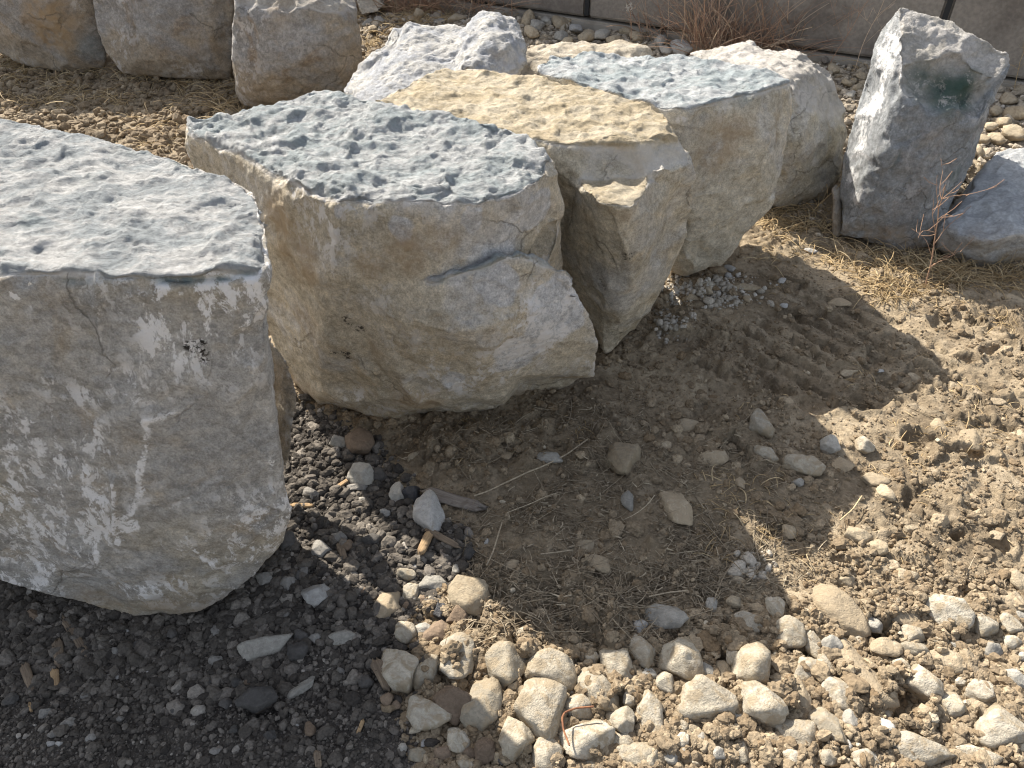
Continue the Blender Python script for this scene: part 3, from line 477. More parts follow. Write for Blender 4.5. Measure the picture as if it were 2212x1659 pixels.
# 4 blue topped
B4a = [z(1150, 153, .735), z(1180, 122, .74), z(1250, 112, .74), z(1400, 117, .74), z(1500, 122, .74), z(1640, 141, .735), z(1716, 166, .73), z(1713, 178, .722), z(1640, 196, .725), z(1560, 211, .722), z(1480, 236, .712), z(1400, 222, .715), z(1330, 200, .72),
       y(1712, 240, 2.62), y(1692, 310, 2.60), y(1682, 400, 2.57), y(1672, 440, 2.545), y(1642, 472, 2.53), y(1602, 522, 2.51), y(1560, 575, 2.50), y(1482, 608, 2.50), y(1448, 598, 2.52), y(1455, 530, 2.52), y(1400, 400, 2.45), y(1490, 400, 2.36), y(1500, 480, 2.38), y(1640, 300, 2.47), y(1620, 400, 2.46),
       y(1300, 250, 2.6), y(1500, 300, 3.0), y(1500, 500, 2.9), y(1640, 300, 2.95), y(1350, 400, 2.8)]
boulder('boulder', M['b4'], 'boulder with pale blue top and tan layered face, between golden boulder and leaning one', [B4a], vox=.0075, seed=4, low=.006, fac=.009, mid=.003, topamp=.014, topf=19, round_=3, strata=.003,
        stains=[('brown', 1685, 260, 22, .5), ('brown', 1560, 320, 90, .8), ('brown', 1600, 280, 60, .6), ('brown', 1500, 400, 50, .5), ('white', 1480, 260, 24, .6), ('white', 1550, 330, 20, .6), ('white', 1650, 250, 18, .4), ('white', 1480, 560, 26, .5), ('white', 1660, 430, 26, .4), ('brown', 1465, 585, 26, .4), ('teal', 1520, 170, 60, .35), ('teal', 1600, 190, 50, .35), ('teal', 1330, 150, 60, .3), ('white', 1570, 240, 40, .4)],
        creases=[([(1686, 200), (1683, 260), (1677, 330)], 5, -.012, 'brown', .8, 5), ([(1500, 390), (1560, 380), (1620, 400)], 5, -.006, None, 0, 0), ([(1490, 480), (1560, 500), (1640, 450)], 6, -.007, None, 0, 0), ([(1480, 440), (1560, 440), (1650, 420)], 4, -.004, None, 0, 0), ([(1340, 195), (1400, 190), (1440, 210)], 12, -.016, None, 0, 0)])
# 5 pale behind
B5a = [y(1480, 118, 3.6), y(1560, 102, 3.55), y(1590, 100, 3.55), y(1660, 100, 3.5), y(1700, 99, 3.5), y(1738, 106, 3.45), y(1758, 135, 3.35), y(1720, 195, 3.05), y(1792, 152, 3.4), y(1804, 190, 3.36), y(1828, 238, 3.3), y(1836, 280, 3.28), y(1818, 330, 3.2), y(1806, 400, 3.15), y(1790, 428, 3.18), y(1750, 450, 3.12), y(1680, 450, 3.05), y(1720, 300, 2.98), y(1760, 250, 3.05), y(1650, 400, 3.02), y(1650, 170, 3.1),
       y(1750, 300, 3.8), y(1600, 200, 3.9), y(1500, 200, 3.7), y(1500, 400, 3.3), y(1700, 420, 3.6)]
B5b = [y(1520, 115, 3.6), y(1560, 98, 3.55), y(1592, 82, 3.55), y(1625, 79, 3.55), y(1648, 98, 3.5), y(1668, 120, 3.45), y(1600, 130, 3.35), y(1600, 150, 3.8)]
boulder('boulder', M['b5'], 'pale rough boulder with two low humps standing behind the blue topped one', [B5a, B5b], vox=.01, seed=5, maxd=.024, low=.012, fac=.022, mid=.008, topamp=.016, topf=13, round_=1,
        stains=[('dark', 1760, 360, 50, .3), ('white', 1740, 210, 50, .4), ('teal', 1790, 300, 24, .2), ('brown', 1740, 320, 50, .2)], creases=[([(1800, 200), (1790, 300), (1800, 400)], 10, -.012, None, 0, 0)])
# 6 leaning
B6a = [y(1928, 18, 3.08), y(1942, 9, 3.06), y(1962, 14, 3.06), y(2000, 30, 3.06), y(2050, 45, 3.05), y(2110, 76, 3.02), y(2150, 95, 2.98), y(2186, 111, 2.95), y(2188, 128, 2.93), y(2162, 175, 2.9), y(2152, 220, 2.9), y(2122, 285, 2.88), y(2106, 350, 2.87), y(2080, 400, 2.85), y(2052, 450, 2.82), y(2010, 532, 2.77), y(1960, 547, 2.745), y(1870, 527, 2.765), y(1812, 507, 2.82), y(1807, 430, 2.95), y(1818, 370, 3.0), y(1832, 280, 3.06), y(1850, 220, 3.1), y(1880, 130, 3.14), y(1900, 60, 3.14),
       y(1950, 130, 2.86), y(1942, 200, 2.79), y(1930, 300, 2.75), y(1900, 370, 2.745), y(1850, 470, 2.755), y(1980, 210, 2.76), y(2130, 215, 2.80), y(2000, 400, 2.74), y(2080, 300, 2.79), y(1985, 500, 2.74), y(1900, 480, 2.74),
       y(1960, 100, 3.4), y(2100, 150, 3.3), y(2020, 300, 3.3), y(1900, 350, 3.25), y(1950, 450, 3.1)]
boulder('boulder', M['b6'], 'tall dark grey boulder leaning right with bright sunlit upper faces and green hollow', [B6a],
        bites=[(2000, 168, 60, 20), (2050, 176, 70, 26), (2095, 190, 66, 26), (2120, 205, 44, 20), (2030, 185, 50, 20), (1995, 95, 50, 12), (1985, 120, 36, 10), (2140, 120, 50, 8), (1880, 400, 50, 8), (2120, 300, 60, 8), (1960, 40, 40, 6)], vox=.0085, seed=6, maxd=.020, low=.006, fac=.010, mid=.004, topamp=.012, topf=14, toprange=(.3, .75), round_=3, rough=.004,
        stains=[('green', 2100, 190, 74, 1.), ('green', 2060, 185, 80, 1.), ('green', 2010, 168, 66, .9), ('green', 2120, 205, 40, .8), ('green', 2070, 380, 30, .5), ('green', 2110, 290, 26, .3), ('teal', 2050, 420, 34, .5), ('white', 1920, 110, 90, .8), ('white', 1890, 220, 70, .9), ('white', 1900, 60, 50, .8), ('white', 2060, 100, 90, .6), ('white', 1850, 430, 36, .7), ('white', 1860, 300, 50, .8), ('white', 1840, 380, 36, .8), ('white', 1870, 250, 50, .8), ('white', 1905, 170, 50, .8), ('white', 1990, 330, 60, .3), ('white', 1960, 420, 60, .25)],  # white on left and upper facets puts their sunlight into the colour
        creases=[([(1965, 250), (1960, 300), (1930, 370)], 4, -.016, 'teal', .6, 4), ([(1925, 370), (1870, 440), (1835, 470)], 6, -.012, None, 0, 0), ([(2150, 180), (2130, 260), (2105, 320), (2060, 420), (2020, 500)], 9, .012, 'teal', .3, 10)])
boulder('boulder', M['b10'], 'narrow grey rock pressed against the left foot of the leaning boulder', [[y(1797, 400, 2.98), y(1812, 385, 3.0), y(1822, 420, 2.95), y(1822, 500, 2.85), y(1805, 520, 2.84), y(1796, 470, 2.88), y(1815, 450, 3.1), y(1805, 510, 3.0)]], vox=.01, seed=18, nside=12, nrim=5, ntop=5, maxd=.006, low=.004, fac=.004, topamp=.003)
B7a = [y(2150, 319, 3.15), y(2122, 345, 3.1), y(2082, 398, 3.0), y(2042, 448, 2.9), y(2021, 498, 2.76), y(2020, 545, 2.72), y(2060, 569, 2.68), y(2130, 581, 2.64), y(2320, 590, 2.62), y(2036, 488, 2.71), y(2120, 520, 2.58), y(2200, 508, 2.56), y(2400, 500, 2.58), y(2212, 308, 3.2), y(2400, 315, 3.2), y(2480, 420, 3.0), y(2300, 450, 3.3), y(2150, 430, 3.2), (2.2, 2.75, 0)]
boulder('boulder', M['b7'], 'low bluish grey boulder at the right edge with tan underside', [B7a], vox=.0085, seed=7, low=.006, fac=.007, mid=.003, topamp=.005, topf=14, toprange=(.45, .65), stains=[('white', 2190, 430, 50, .4), ('white', 2200, 500, 40, .5), ('brown', 2120, 550, 80, .4), ('green', 2160, 572, 40, .2)])
# back row
B8a = [y(744, 192, 3.4), y(790, 150, 3.5), y(830, 90, 3.6), y(850, 61, 3.65), y(880, 50, 3.65), y(920, 52, 3.65), y(1010, 64, 3.6), y(1030, 90, 3.5), y(800, 250, 3.1), y(740, 220, 3.3), y(960, 250, 3.05), y(900, 150, 3.3), y(900, 100, 3.9), y(800, 220, 3.8)]
B8b = [y(985, 90, 3.5), y(1022, 50, 3.6), y(1040, 35, 3.6), y(1060, 26, 3.6), y(1080, 23, 3.6), y(1110, 35, 3.58), y(1130, 60, 3.55), y(1140, 86, 3.5), y(1122, 112, 3.45), y(1104, 150, 3.4), y(1095, 250, 3.15), y(960, 250, 3.08), y(1010, 150, 3.15), y(1080, 120, 3.3), y(1060, 200, 3.7), y(1060, 70, 3.9)]
boulder('boulder', M['b8'], 'pale boulder with sloping left shoulder and rounded right hump behind the golden one', [B8a, B8b], vox=.0105, seed=8, maxd=.024, low=.008, fac=.022, mid=.011, topamp=.014, topf=14, toprange=(.3, .6), round_=1, rough=.006, stains=[('white', 1075, 110, 26, .6), ('brown', 1080, 130, 26, .4), ('white', 1060, 70, 26, .3)])
B9a = [z(1099, 122, .5), z(1110, 106, .5), z(1150, 89, .505), z(1250, 88, .505), z(1380, 86, .51), z(1412, 108, .5), z(1405, 124, .49), z(1200, 128, .49), z(1165, 128, .49), y(1104, 154, 3.55), y(1180, 160, 3.5), y(1400, 170, 3.5), y(1110, 250, 3.4), y(1400, 250, 3.4), y(1400, 250, 3.9), y(1130, 220, 3.9)]
boulder('boulder', M['b9'], 'flat cream boulder with rubble on top, right of the rounded hump', [B9a], vox=.011, seed=9, low=.006, fac=.01, mid=.004, topamp=.02, topf=12, toprange=(.5, .8))
B10a = [y(-160, -150, 4.9), y(190, -150, 4.9), y(198, 0, 4.86), y(212, 60, 4.84), y(228, 130, 4.88), y(225, 145, 4.9), y(150, 157, 4.86), y(72, 151, 4.88), y(20, 100, 4.95), y(-5, 50, 5.0), y(-160, 40, 5.2), y(100, 0, 4.74), y(130, 100, 4.8), y(100, 60, 5.6), y(200, -100, 5.6), y(-100, -100, 5.6), y(60, 20, 4.78)]
boulder('boulder', M['b10'], 'brown stained boulder cut off by the top left corner', [B10a], vox=.013, seed=10, low=.012, fac=.016, mid=.007, round_=2, stains=[('brown', 105, 40, 80, 1.), ('brown', 110, 80, 60, 1.), ('white', 60, 60, 24, .5), ('teal', 190, 100, 40, .3)])
B11a = [y(196, -150, 4.75), y(505, -150, 4.75), y(510, 40, 4.7), y(506, 160, 4.66), y(500, 172, 4.68), y(380, 167, 4.66), y(258, 158, 4.68), y(228, 116, 4.7), y(210, 60, 4.7), y(200, 0, 4.72), y(350, 40, 4.6), y(300, 130, 4.6), y(450, 130, 4.6), y(300, 60, 5.5), y(480, -50, 5.5)]
boulder('boulder', M['b10'], 'tan grey block faced boulder at the top between the brown and the upright ones', [B11a], vox=.013, seed=11, low=.01, fac=.014, mid=.007, round_=2, stains=[('white', 270, 30, 40, .5), ('white', 290, 90, 30, .5), ('white', 410, 160, 60, .6), ('brown', 440, 110, 60, .3)], creases=[([(285, -20), (290, 60), (292, 110)], 8, -.02, None, 0, 0)])
B12a = [y(502, -40, 4.25), y(700, -48, 4.35), y(760, -14, 4.42), y(768, 5, 4.38), y(780, 75, 4.3), y(786, 124, 4.28), y(770, 168, 4.26), y(742, 196, 4.24), y(690, 228, 4.22), y(600, 246, 4.22), y(526, 234, 4.22), y(507, 200, 4.2), y(500, 130, 4.16), y(503, 10, 4.15), y(740, 30, 4.18), y(640, 12, 4.12), y(650, 120, 4.08), y(720, 150, 4.14), y(560, 180, 4.1), y(560, -60, 4.9), y(740, -70, 4.9), y(720, 130, 4.8), y(540, 120, 4.8)]
boulder('boulder', M['b10'], 'upright grey block boulder with white scratches, third along the top', [B12a], vox=.011, seed=12, low=.009, fac=.01, mid=.005, round_=2, strata=.006, stains=[('white', 640, 90, 60, .5), ('white', 560, 80, 50, .4), ('white', 740, 10, 40, .6), ('brown', 600, 30, 50, .2)])
boulder('boulder', M['b9'], 'flat brownish slab poking out behind the upright block at the top', [[y(762, -20, 5.6), y(838, -20, 5.6), y(840, 12, 5.4), y(800, 26, 5.3), y(772, 30, 5.3), y(765, 8, 5.4), y(800, 0, 6.0)]], vox=.014, seed=13, low=.006, fac=.008, topamp=.004)

# ---------------------------------------------------------------- concrete wall
def wall_block(x0, x1, z0, z1, thick, out, mat, label, group, bev=.012, seed=0):
    bm = bmesh.new()
    for px_ in (x0, x1):
        for t in (0, 1):
            for zz in (z0, z1):
                q = WA+WD*px_+WN*(out-t*thick); bm.verts.new((q[0], q[1], zz))
    bmesh.ops.convex_hull(bm, input=bm.verts); bmesh.ops.dissolve_limit(bm, angle_limit=.01, verts=bm.verts, edges=bm.edges)
    bmesh.ops.bevel(bm, geom=bm.edges[:], offset=bev, segments=2, affect='EDGES')
    me = bpy.data.meshes.new('concrete_block'); bm.to_mesh(me); bm.free()
    c_ = WA+WD*(x0+x1)/2; V = np.empty(len(me.vertices)*3, np.float32); me.vertices.foreach_get('co', V); V = V.reshape(-1, 3)-np.array([c_[0], c_[1], z0]); me.vertices.foreach_set('co', V.ravel()); me.update()
    return link('concrete_wall_block', me, mat, (c_[0], c_[1], z0), None, label, 'wall block', group)
def wall_t(px, py, zz):              # position along the wall of a pixel at height zz
    q = np.array(z(px, py, zz)[:2]); return float((q-WA)@WD)
r_ = rays(1268, 20); t1 = None
def along(px, py):
    r = rays(px, py); t = (WA@WN)/(r[:2]@WN); q = r[:2]*t; return float((q-WA)@WD)
J1, J2 = along(1268, 15), along(2047, 20)
L = J2-J1
WG = 'concrete blocks of the retaining wall'
names = [(J1-2*L, J1-L, 'far left concrete wall block behind the upright grey boulder and brush'), (J1-L, J1, 'concrete wall block left of the narrow joint, behind rubble and brush'), (J1, J2, 'long grey concrete wall block behind the tall dry weeds, between the two joints'), (J2, J2+L, 'concrete wall block right of the dark joint with a round stain, behind the leaning boulder')]
for a_, b__, lb in names: wall_block(a_+.012, b__-.012, .30, 1.15, .4, 0., M['concrete'], lb, WG)
for a_, b__, lb in [(J1-L*1.6, J1+.25*L, 'low footing block under the wall on the left, mostly buried in rubble'), (J1+.25*L+.01, J2+.15*L, 'pale footing block under the long grey wall block'), (J2+.15*L+.01, J2+L*1.1, 'pale footing block under the right wall block, at the right edge')]:
    wall_block(a_, b__, -.1, .285, .4, .02, M['footing'], lb, 'footing blocks under the wall')
for J, lb in ((J1, 'black filler strip in the wall joint above the rubble'), (J2, 'black filler strip in the wall joint beside the leaning boulder')):
    bm = bmesh.new()
    for u in (-.013, .013):
        for t in (.006, -.1):
            for zz in (.31, 1.14):
                q = WA+WD*(J+u)+WN*t; bm.verts.new((q[0], q[1], zz))
    bmesh.ops.convex_hull(bm, input=bm.verts); me = bpy.data.meshes.new('joint_strip'); bm.to_mesh(me); bm.free(); link('joint_strip', me, M['joint'], (0, 0, 0), None, lb, 'joint strip', 'filler strips in the wall joints')

# ---------------------------------------------------------------- stones
def ico(sub):
    bm = bmesh.new(); bmesh.ops.create_icosphere(bm, subdivisions=sub, radius=1.)
    V = np.array([v.co[:] for v in bm.verts], np.float32); Fc = np.array([[v.index for v in f.verts] for f in bm.faces], np.int32); bm.free(); return V, Fc
I5, I4, I3, I2, I1 = ico(5), ico(4), ico(3), ico(2), ico(1)
def stone_shape(V, rs, nplanes=11, rmin=.62, rmax=.92, rough=.05):
    N = V/np.linalg.norm(V, axis=1)[:, None]; d = rs.normal(size=(nplanes, 3)); d /= np.linalg.norm(d, axis=1)[:, None]; k = rs.uniform(rmin, rmax, nplanes)
    dots = N@d.T; r = np.where(dots > .05, k/np.maximum(dots, .05), 9).min(1); r = np.minimum(r, 1.05)
    o = rs.uniform(0, 90); P = N*r[:, None]
    if rough: r = r*(1+rough*fbm(P+o, 1.4, 2, 1)+rough*.55*facets(P*.25+o, 8, 3)*1.5+rough*.3*fbm(P+o, 6, 3, 2))
    return N*r[:, None]
rs = np.random.RandomState(7)
def cobble(cx, cy, w_, h_, rot, mat, label, cat, group, sink=.3, flat=.8, name='cobble', ico_=None, lift=0.):
    dep = project(np.array([z(cx, cy, 0.)]))[2][0]; g = ground_hit(cx, cy)
    dep = project(g)[2]; el = math.atan2(CAMH-g[2], math.hypot(g[0], g[1]))
    W_ = w_*dep/PF/2*1.05; Hh = h_*dep/PF/2*1.05
    hz = min(W_, Hh)*flat; D_ = math.sqrt(max(Hh**2-(hz*math.cos(el))**2, (Hh*.55)**2))/math.sin(el)
    V0, F0 = ico_ or (I4 if w_ > 30 else I3)
    V = stone_shape(V0, rs, rs.randint(12, 20), .6, .84, .07); e = np.abs(V).max(0); V = V/e*np.array([W_, D_, hz])*1.02
    a = -R(rot); V = V@np.array([[math.cos(a), math.sin(a), 0], [-math.sin(a), math.cos(a), 0], [0, 0, 1]])
    tx, ty = rs.normal(0, .12, 2); V = V@np.array([[1, 0, -tx], [0, 1, -ty], [tx, ty, 1]])
    low = sstep(.1, -.6, V[:, 2]/hz)
    gz = float(HBASE(g[:2])[0]); zc = hz*(1-2*sink)+lift
    # keep the stone's middle on the sight line
    c_ = np.array(z(cx, cy, gz+max(zc, 0)))
    me = mesh_np(name, V+np.array([0, 0, max(zc, 0)]), F0, True, {'low': low})
    return link(name, me, M[mat], (c_[0], c_[1], gz), None, label, cat, group)

# crop, x, y, width, height, turn, material, short name (a landmark's own label) or None
ST = [
 ('8', 635, 205, 185, 250, -12, 'cobwhite', 'whitish egg shaped cobble touching the grey plank'), ('8', 450, 75, 110, 125, 0, 'cobgrey', None), ('8', 530, 75, 125, 115, 0, 'cobblack', 'shiny black lump behind the whitish egg shaped cobble'),
 ('8', 855, 655, 290, 215, 38, 'cob', 'big oblong cobble at the edge of the straw, pale with grey patches'), ('8', 650, 600, 170, 95, 5, 'cobgrey', 'squarish grey stone leaning behind the big oblong cobble'), ('8', 495, 545, 115, 85, 20, 'cob', None), ('8', 525, 655, 95, 115, 0, 'cob', None),
 ('8', 375, 735, 160, 200, 25, 'cobmud', 'pale cobble under crumbs in the narrow strip of sunlight'), ('8', 500, 880, 130, 130, 0, 'cob', None), ('8', 600, 860, 115, 90, 0, 'cobgrey', None), ('8', 670, 885, 190, 130, -30, 'cobbrown', 'dark brown angular shard with pointed top'), ('8', 792, 780, 125, 130, 20, 'cobbrown', 'flat brown tile shard in front of the big oblong cobble'), ('8', 690, 755, 95, 110, 0, 'cobblack', 'black stone in the sunlit strip'),
 ('8', 465, 1095, 225, 290, -22, 'cob', 'large sunlit cobble at the left end of the cobble row'), ('8', 615, 1085, 140, 215, 10, 'cob', None), ('8', 665, 990, 55, 140, 0, 'cobbrown', None), ('8', 785, 1010, 200, 285, -5, 'cob', 'upright hexagonal cobble standing above a dark gap'),
 ('8', 1070, 1090, 265, 275, 5, 'cob', 'blocky cobble with a broken face, below the straw'), ('8', 1355, 1100, 335, 205, 0, 'cob', 'broad humped cobble below the straw'), ('8', 1722, 1085, 200, 250, -25, 'cob', 'oval cobble with dark pits, right of broad humped one'), ('8', 1865, 995, 165, 190, -20, 'cob', None), ('8', 2085, 1025, 280, 265, 0, 'cob', 'large six sided cobble with a grey patch'),
 ('8', 2015, 795, 295, 175, 12, 'cobgrey', 'grey oval cobble lying on the edge of the shadow'), ('8', 1840, 845, 100, 110, 0, 'cobwhite', 'small white stone left of the grey oval cobble'), ('8', 2165, 785, 130, 120, 30, 'cobmud', None), ('8', 1905, 895, 85, 90, 0, 'cobmud', None), ('8', 2190, 890, 130, 95, 0, 'cobmud', None),
 ('8', 1605, 1225, 205, 290, -22, 'cob', 'pear shaped cobble leaning under the oval one'), ('8', 1260, 1300, 290, 365, 8, 'cob', 'largest upright cobble with pointed top in the middle of the row'), ('8', 945, 1325, 215, 305, 22, 'cob', 'kidney shaped sunlit cobble left of the largest upright one'), ('8', 1480, 1325, 190, 160, 10, 'cob', None), ('8', 1435, 1220, 120, 62, 0, 'cobgrey', None),
 ('8', 770, 1290, 235, 235, 0, 'cobbrown', 'brown earth crusted cobble among pale ones'), ('8', 605, 1350, 300, 195, 14, 'cob', 'flat pale cobble with dark gravel lying on it'), ('8', 1095, 1335, 80, 125, 0, 'cobbrown', None), ('8', 1130, 1490, 215, 235, 10, 'cob', 'brown stained cobble left of the long one with the rusty wire'), ('8', 1540, 1490, 315, 225, -12, 'cob', 'long cobble crossed by the rusty wire'),
 ('8', 1745, 1390, 185, 150, 10, 'cob', None), ('8', 1915, 1360, 165, 275, 0, 'cob', 'tall tan cobble beside the crumbly clods'), ('8', 790, 1490, 165, 150, 20, 'cob', None), ('8', 945, 1560, 150, 135, 0, 'cobbrown', 'round brown stone near the bottom edge'), ('8', 1300, 1580, 185, 220, -20, 'cob', None), ('8', 1365, 1620, 95, 110, 0, 'cobblack', None), ('8', 1770, 1520, 175, 120, 0, 'cob', None), ('8', 1830, 1605, 275, 160, 0, 'cob', 'wide cobble at the bottom edge below the tall tan one'),
 ('8', 1560, 1650, 250, 85, 0, 'cob', None), ('8', 560, 1590, 120, 90, 20, 'cob', None), ('8', 700, 1580, 105, 90, 0, 'cobbrown', None), ('8', 655, 1640, 85, 70, 0, 'cobbrown', None), ('8', 840, 1640, 115, 70, 0, 'cob', None), ('8', 1765, 965, 60, 50, 0, 'cob', None), ('8', 1570, 1030, 105, 85, 0, 'cob', None), ('8', 1045, 1600, 95, 95, 0, 'cobdark', None), ('8', 385, 1270, 75, 80, 0, 'cobbrown', None), ('8', 435, 1295, 65, 60, 0, 'cobbrown', None), ('8', 690, 1190, 85, 70, 0, 'cobdark', None), ('8', 1120, 1600, 60, 60, 0, 'cobbrown', None), ('8', 1160, 1640, 80, 50, 0, 'cob', None), ('8', 870, 1580, 90, 60, 0, 'cobbrown', None), ('8', 1000, 1500, 60, 60, 0, 'cobbrown', None),
 ('8', 862, 415, 65, 85, 10, 'cobdark', 'smooth blue grey pebble beside the wood scraps'), ('8', 545, 503, 52, 38, 0, 'cobwhite', None), ('8', 475, 1548, 55, 60, 0, 'cobgrey', 'round bluish pebble at the gravel edge'), ('8', 606, 1512, 38, 85, 35, 'cobwhite', 'slim white pebble at the gravel edge'), ('8', 500, 725, 55, 55, 0, 'cobbrown', None), ('8', 650, 690, 75, 60, 0, 'cob', None), ('8', 590, 690, 50, 50, 0, 'cobbrown', None), ('8', 250, 640, 50, 40, 0, 'cobbrown', None), ('8', 960, 355, 28, 40, 20, 'cobwhite', None), ('8', 780, 510, 50, 60, 0, 'cobgrey', None), ('8', 1100, 500, 120, 70, 0, 'cobmud', None), ('8', 1600, 480, 150, 130, 0, 'cobmud', None), ('8', 1530, 380, 110, 70, 0, 'cobmud', None),
 ('9', 648, 818, 215, 125, 8, 'cob', 'flat pale cobble below the small patch of chips'), ('9', 855, 890, 190, 165, 10, 'cob', 'lit cobble half sunk in crumbly clods'), ('9', 990, 930, 115, 185, -20, 'cob', None), ('9', 1160, 775, 240, 310, -22, 'cobmud', 'big buried slab cobble coated with earth'), ('9', 1530, 790, 240, 160, -10, 'cobmud', 'earth covered stone behind a deep dark hole'), ('9', 1765, 760, 260, 205, 15, 'cob', 'big rough cobble with grey chip, upper right of the cobbles'), ('9', 1545, 900, 165, 120, -15, 'cob', None), ('9', 1725, 868, 115, 55, 12, 'cob', None), ('9', 1737, 932, 115, 62, 20, 'cob', 'smooth disc shaped pebble standing on edge'),
 ('9', 1970, 830, 160, 175, 0, 'cob', None), ('9', 2125, 838, 135, 120, 0, 'cob', None), ('9', 2142, 945, 112, 90, 0, 'cob', None), ('9', 1410, 962, 190, 100, 8, 'cobmud', None), ('9', 1565, 975, 165, 120, 40, 'cob', None), ('9', 1742, 1035, 210, 145, 25, 'cobmud', None), ('9', 1900, 1045, 120, 150, -10, 'cobmud', None),
 ('9', 1285, 1150, 235, 415, -18, 'cobmud', 'longest tan cobble standing upright beside a dark hole'), ('9', 1110, 970, 135, 150, 0, 'cobgrey', None), ('9', 1078, 1092, 88, 150, -10, 'cob', None), ('9', 965, 1090, 175, 160, 0, 'cob', None), ('9', 655, 1080, 235, 260, 25, 'cob', 'large whitish cobble with clods on its right side'), ('9', 545, 1010, 115, 130, 0, 'cob', None), ('9', 468, 1105, 105, 130, 0, 'cobmud', None), ('9', 372, 1115, 100, 110, 0, 'cobgrey', None),
 ('9', 390, 1275, 330, 260, 22, 'cob', 'very broad cobble half covered by clods on the left'), ('9', 695, 1300, 255, 265, 0, 'cob', 'round whitish cobble with small pits, low centre right'), ('9', 920, 1250, 140, 220, 0, 'cobmud', None), ('9', 1160, 1240, 185, 205, 0, 'cob', 'smooth sunlit cobble touching the longest one'), ('9', 1650, 1190, 190, 225, -20, 'cob', 'pale cobble with a pebble on it, right of the hole'), ('9', 1960, 1220, 190, 135, 10, 'cob', None), ('9', 1795, 1310, 160, 170, 0, 'cob', None), ('9', 1960, 1310, 150, 130, 0, 'cobmud', None),
 ('9', 1862, 1455, 155, 165, 0, 'cobmud', 'ochre rounded stone left of the big corner cobble'), ('9', 2090, 1440, 310, 245, 0, 'cob', 'biggest cobble in the lower right corner'), ('9', 900, 1462, 255, 165, 18, 'cob', 'wedge shaped white cobble with a sharp right point'), ('9', 1090, 1420, 155, 235, -24, 'cob', 'triangular cobble right of the wedge shaped one'), ('9', 1427, 1435, 115, 130, 0, 'cobwhite', 'small square white stone alone on the soil'), ('9', 1600, 1570, 385, 195, 6, 'cob', 'widest cobble on the bottom edge, right half'), ('9', 1950, 1605, 290, 145, 6, 'cob', 'long low cobble at the bottom right'),
 ('9', 1190, 1535, 68, 90, -10, 'cobwhite', None), ('9', 1085, 1595, 135, 120, 0, 'cob', None), ('9', 910, 1605, 170, 125, 0, 'cob', None), ('9', 580, 1570, 100, 130, 0, 'cob', None), ('9', 235, 1505, 115, 95, 0, 'cob', None), ('9', 1220, 1400, 125, 130, 0, 'cobgrey', None), ('9', 1300, 1615, 190, 110, 0, 'cob', None), ('9', 745, 1620, 105, 90, 0, 'cob', None), ('9', 545, 1390, 110, 120, 0, 'cobgrey', None), ('9', 60, 1610, 130, 150, 0, 'cob', None), ('9', 2130, 1560, 90, 70, 0, 'cob', None), ('9', 2160, 1640, 120, 60, 0, 'cob', None), ('9', 480, 1480, 70, 60, 0, 'cob', None),
 ('9', 1237, 320, 172, 112, 0, 'cob', 'pale stone at the right edge of the big shadow'), ('9', 1365, 395, 115, 110, 0, 'cob', None), ('9', 1420, 490, 140, 90, -32, 'cobmud', None), ('9', 1530, 565, 140, 100, 25, 'cob', None), ('9', 1180, 580, 115, 75, 0, 'cob', None), ('9', 910, 690, 150, 90, 0, 'cobmud', None), ('9', 1440, 640, 120, 65, 0, 'cob', None), ('9', 2190, 600, 110, 140, 0, 'cob', 'pale cobble cut by the right edge'), ('9', 565, 580, 110, 60, 20, 'cob', None), ('9', 1550, 285, 95, 55, 0, 'cob', None), ('9', 1960, 200, 90, 60, 0, 'cobmud', None), ('9', 2050, 320, 90, 60, 0, 'cobmud', None), ('9', 860, 290, 80, 90, 0, 'cobmud', None), ('9', 2130, 700, 140, 110, 0, 'cobmud', None), ('9', 960, 690, 120, 90, 0, 'cobmud', None), ('9', 560, 900, 160, 90, 0, 'cobmud', None),
 ('5', 1745, 1270, 222, 205, 0, 'cobdust', 'lone rounded stone in the middle of the shaded mud'), ('5', 232, 1165, 155, 185, -25, 'cobbrown', 'brown grey cobble at the top of the dark gravel'), ('5', 110, 1162, 115, 82, 8, 'cobgrey', None), ('5', 245, 1350, 165, 140, 25, 'cobgrey', 'notched grey cobble in the gravel above the chips'), ('5', 1310, 1255, 170, 80, 10, 'cobgrey', None), ('5', 530, 1255, 62, 65, 0, 'cobgrey', None), ('5', 378, 1575, 62, 62, 0, 'cobwhite', None), ('5', 1775, 1500, 80, 130, 0, 'cobgrey', None), ('5', 2050, 1550, 175, 220, -20, 'cobmud', 'large mud coated stone under straw right of centre'), ('5', 330, 1350, 110, 90, 0, 'cobdark', None), ('5', 1080, 1245, 70, 50, 0, 'cobmud', None), ('5', 250, 1500, 60, 50, 0, 'cobgrey', None), ('5', 1840, 135, 50, 40, 0, 'cobmud', None), ('5', 760, 1220, 80, 70, 0, 'cobmud', None), ('5', 1290, 1080, 70, 60, 0, 'cobmud', None),
 ('6', 685, 1065, 165, 175, 0, 'cob', 'pale pyramid shaped stone in the shade below the tyre print'), ('6', 720, 1235, 150, 105, 35, 'cob', None), ('6', 940, 1300, 230, 115, 18, 'cob', 'long flat stone in shaded clods'), ('6', 1168, 1300, 125, 90, 10, 'cobmud', None), ('6', 1090, 1180, 110, 110, 0, 'cobgrey', None), ('6', 1715, 1075, 80, 75, 0, 'cobmud', 'round earth coloured pebble in the sun above the hollow'), ('6', 1905, 1150, 125, 125, 0, 'cobmud', 'sunlit stone with cracked crust, right'), ('6', 1207, 770, 105, 52, -5, 'cobgrey', None), ('6', 825, 380, 58, 32, 0, 'cobwhite', 'tiny bright white pebble alone on shaded soil'),
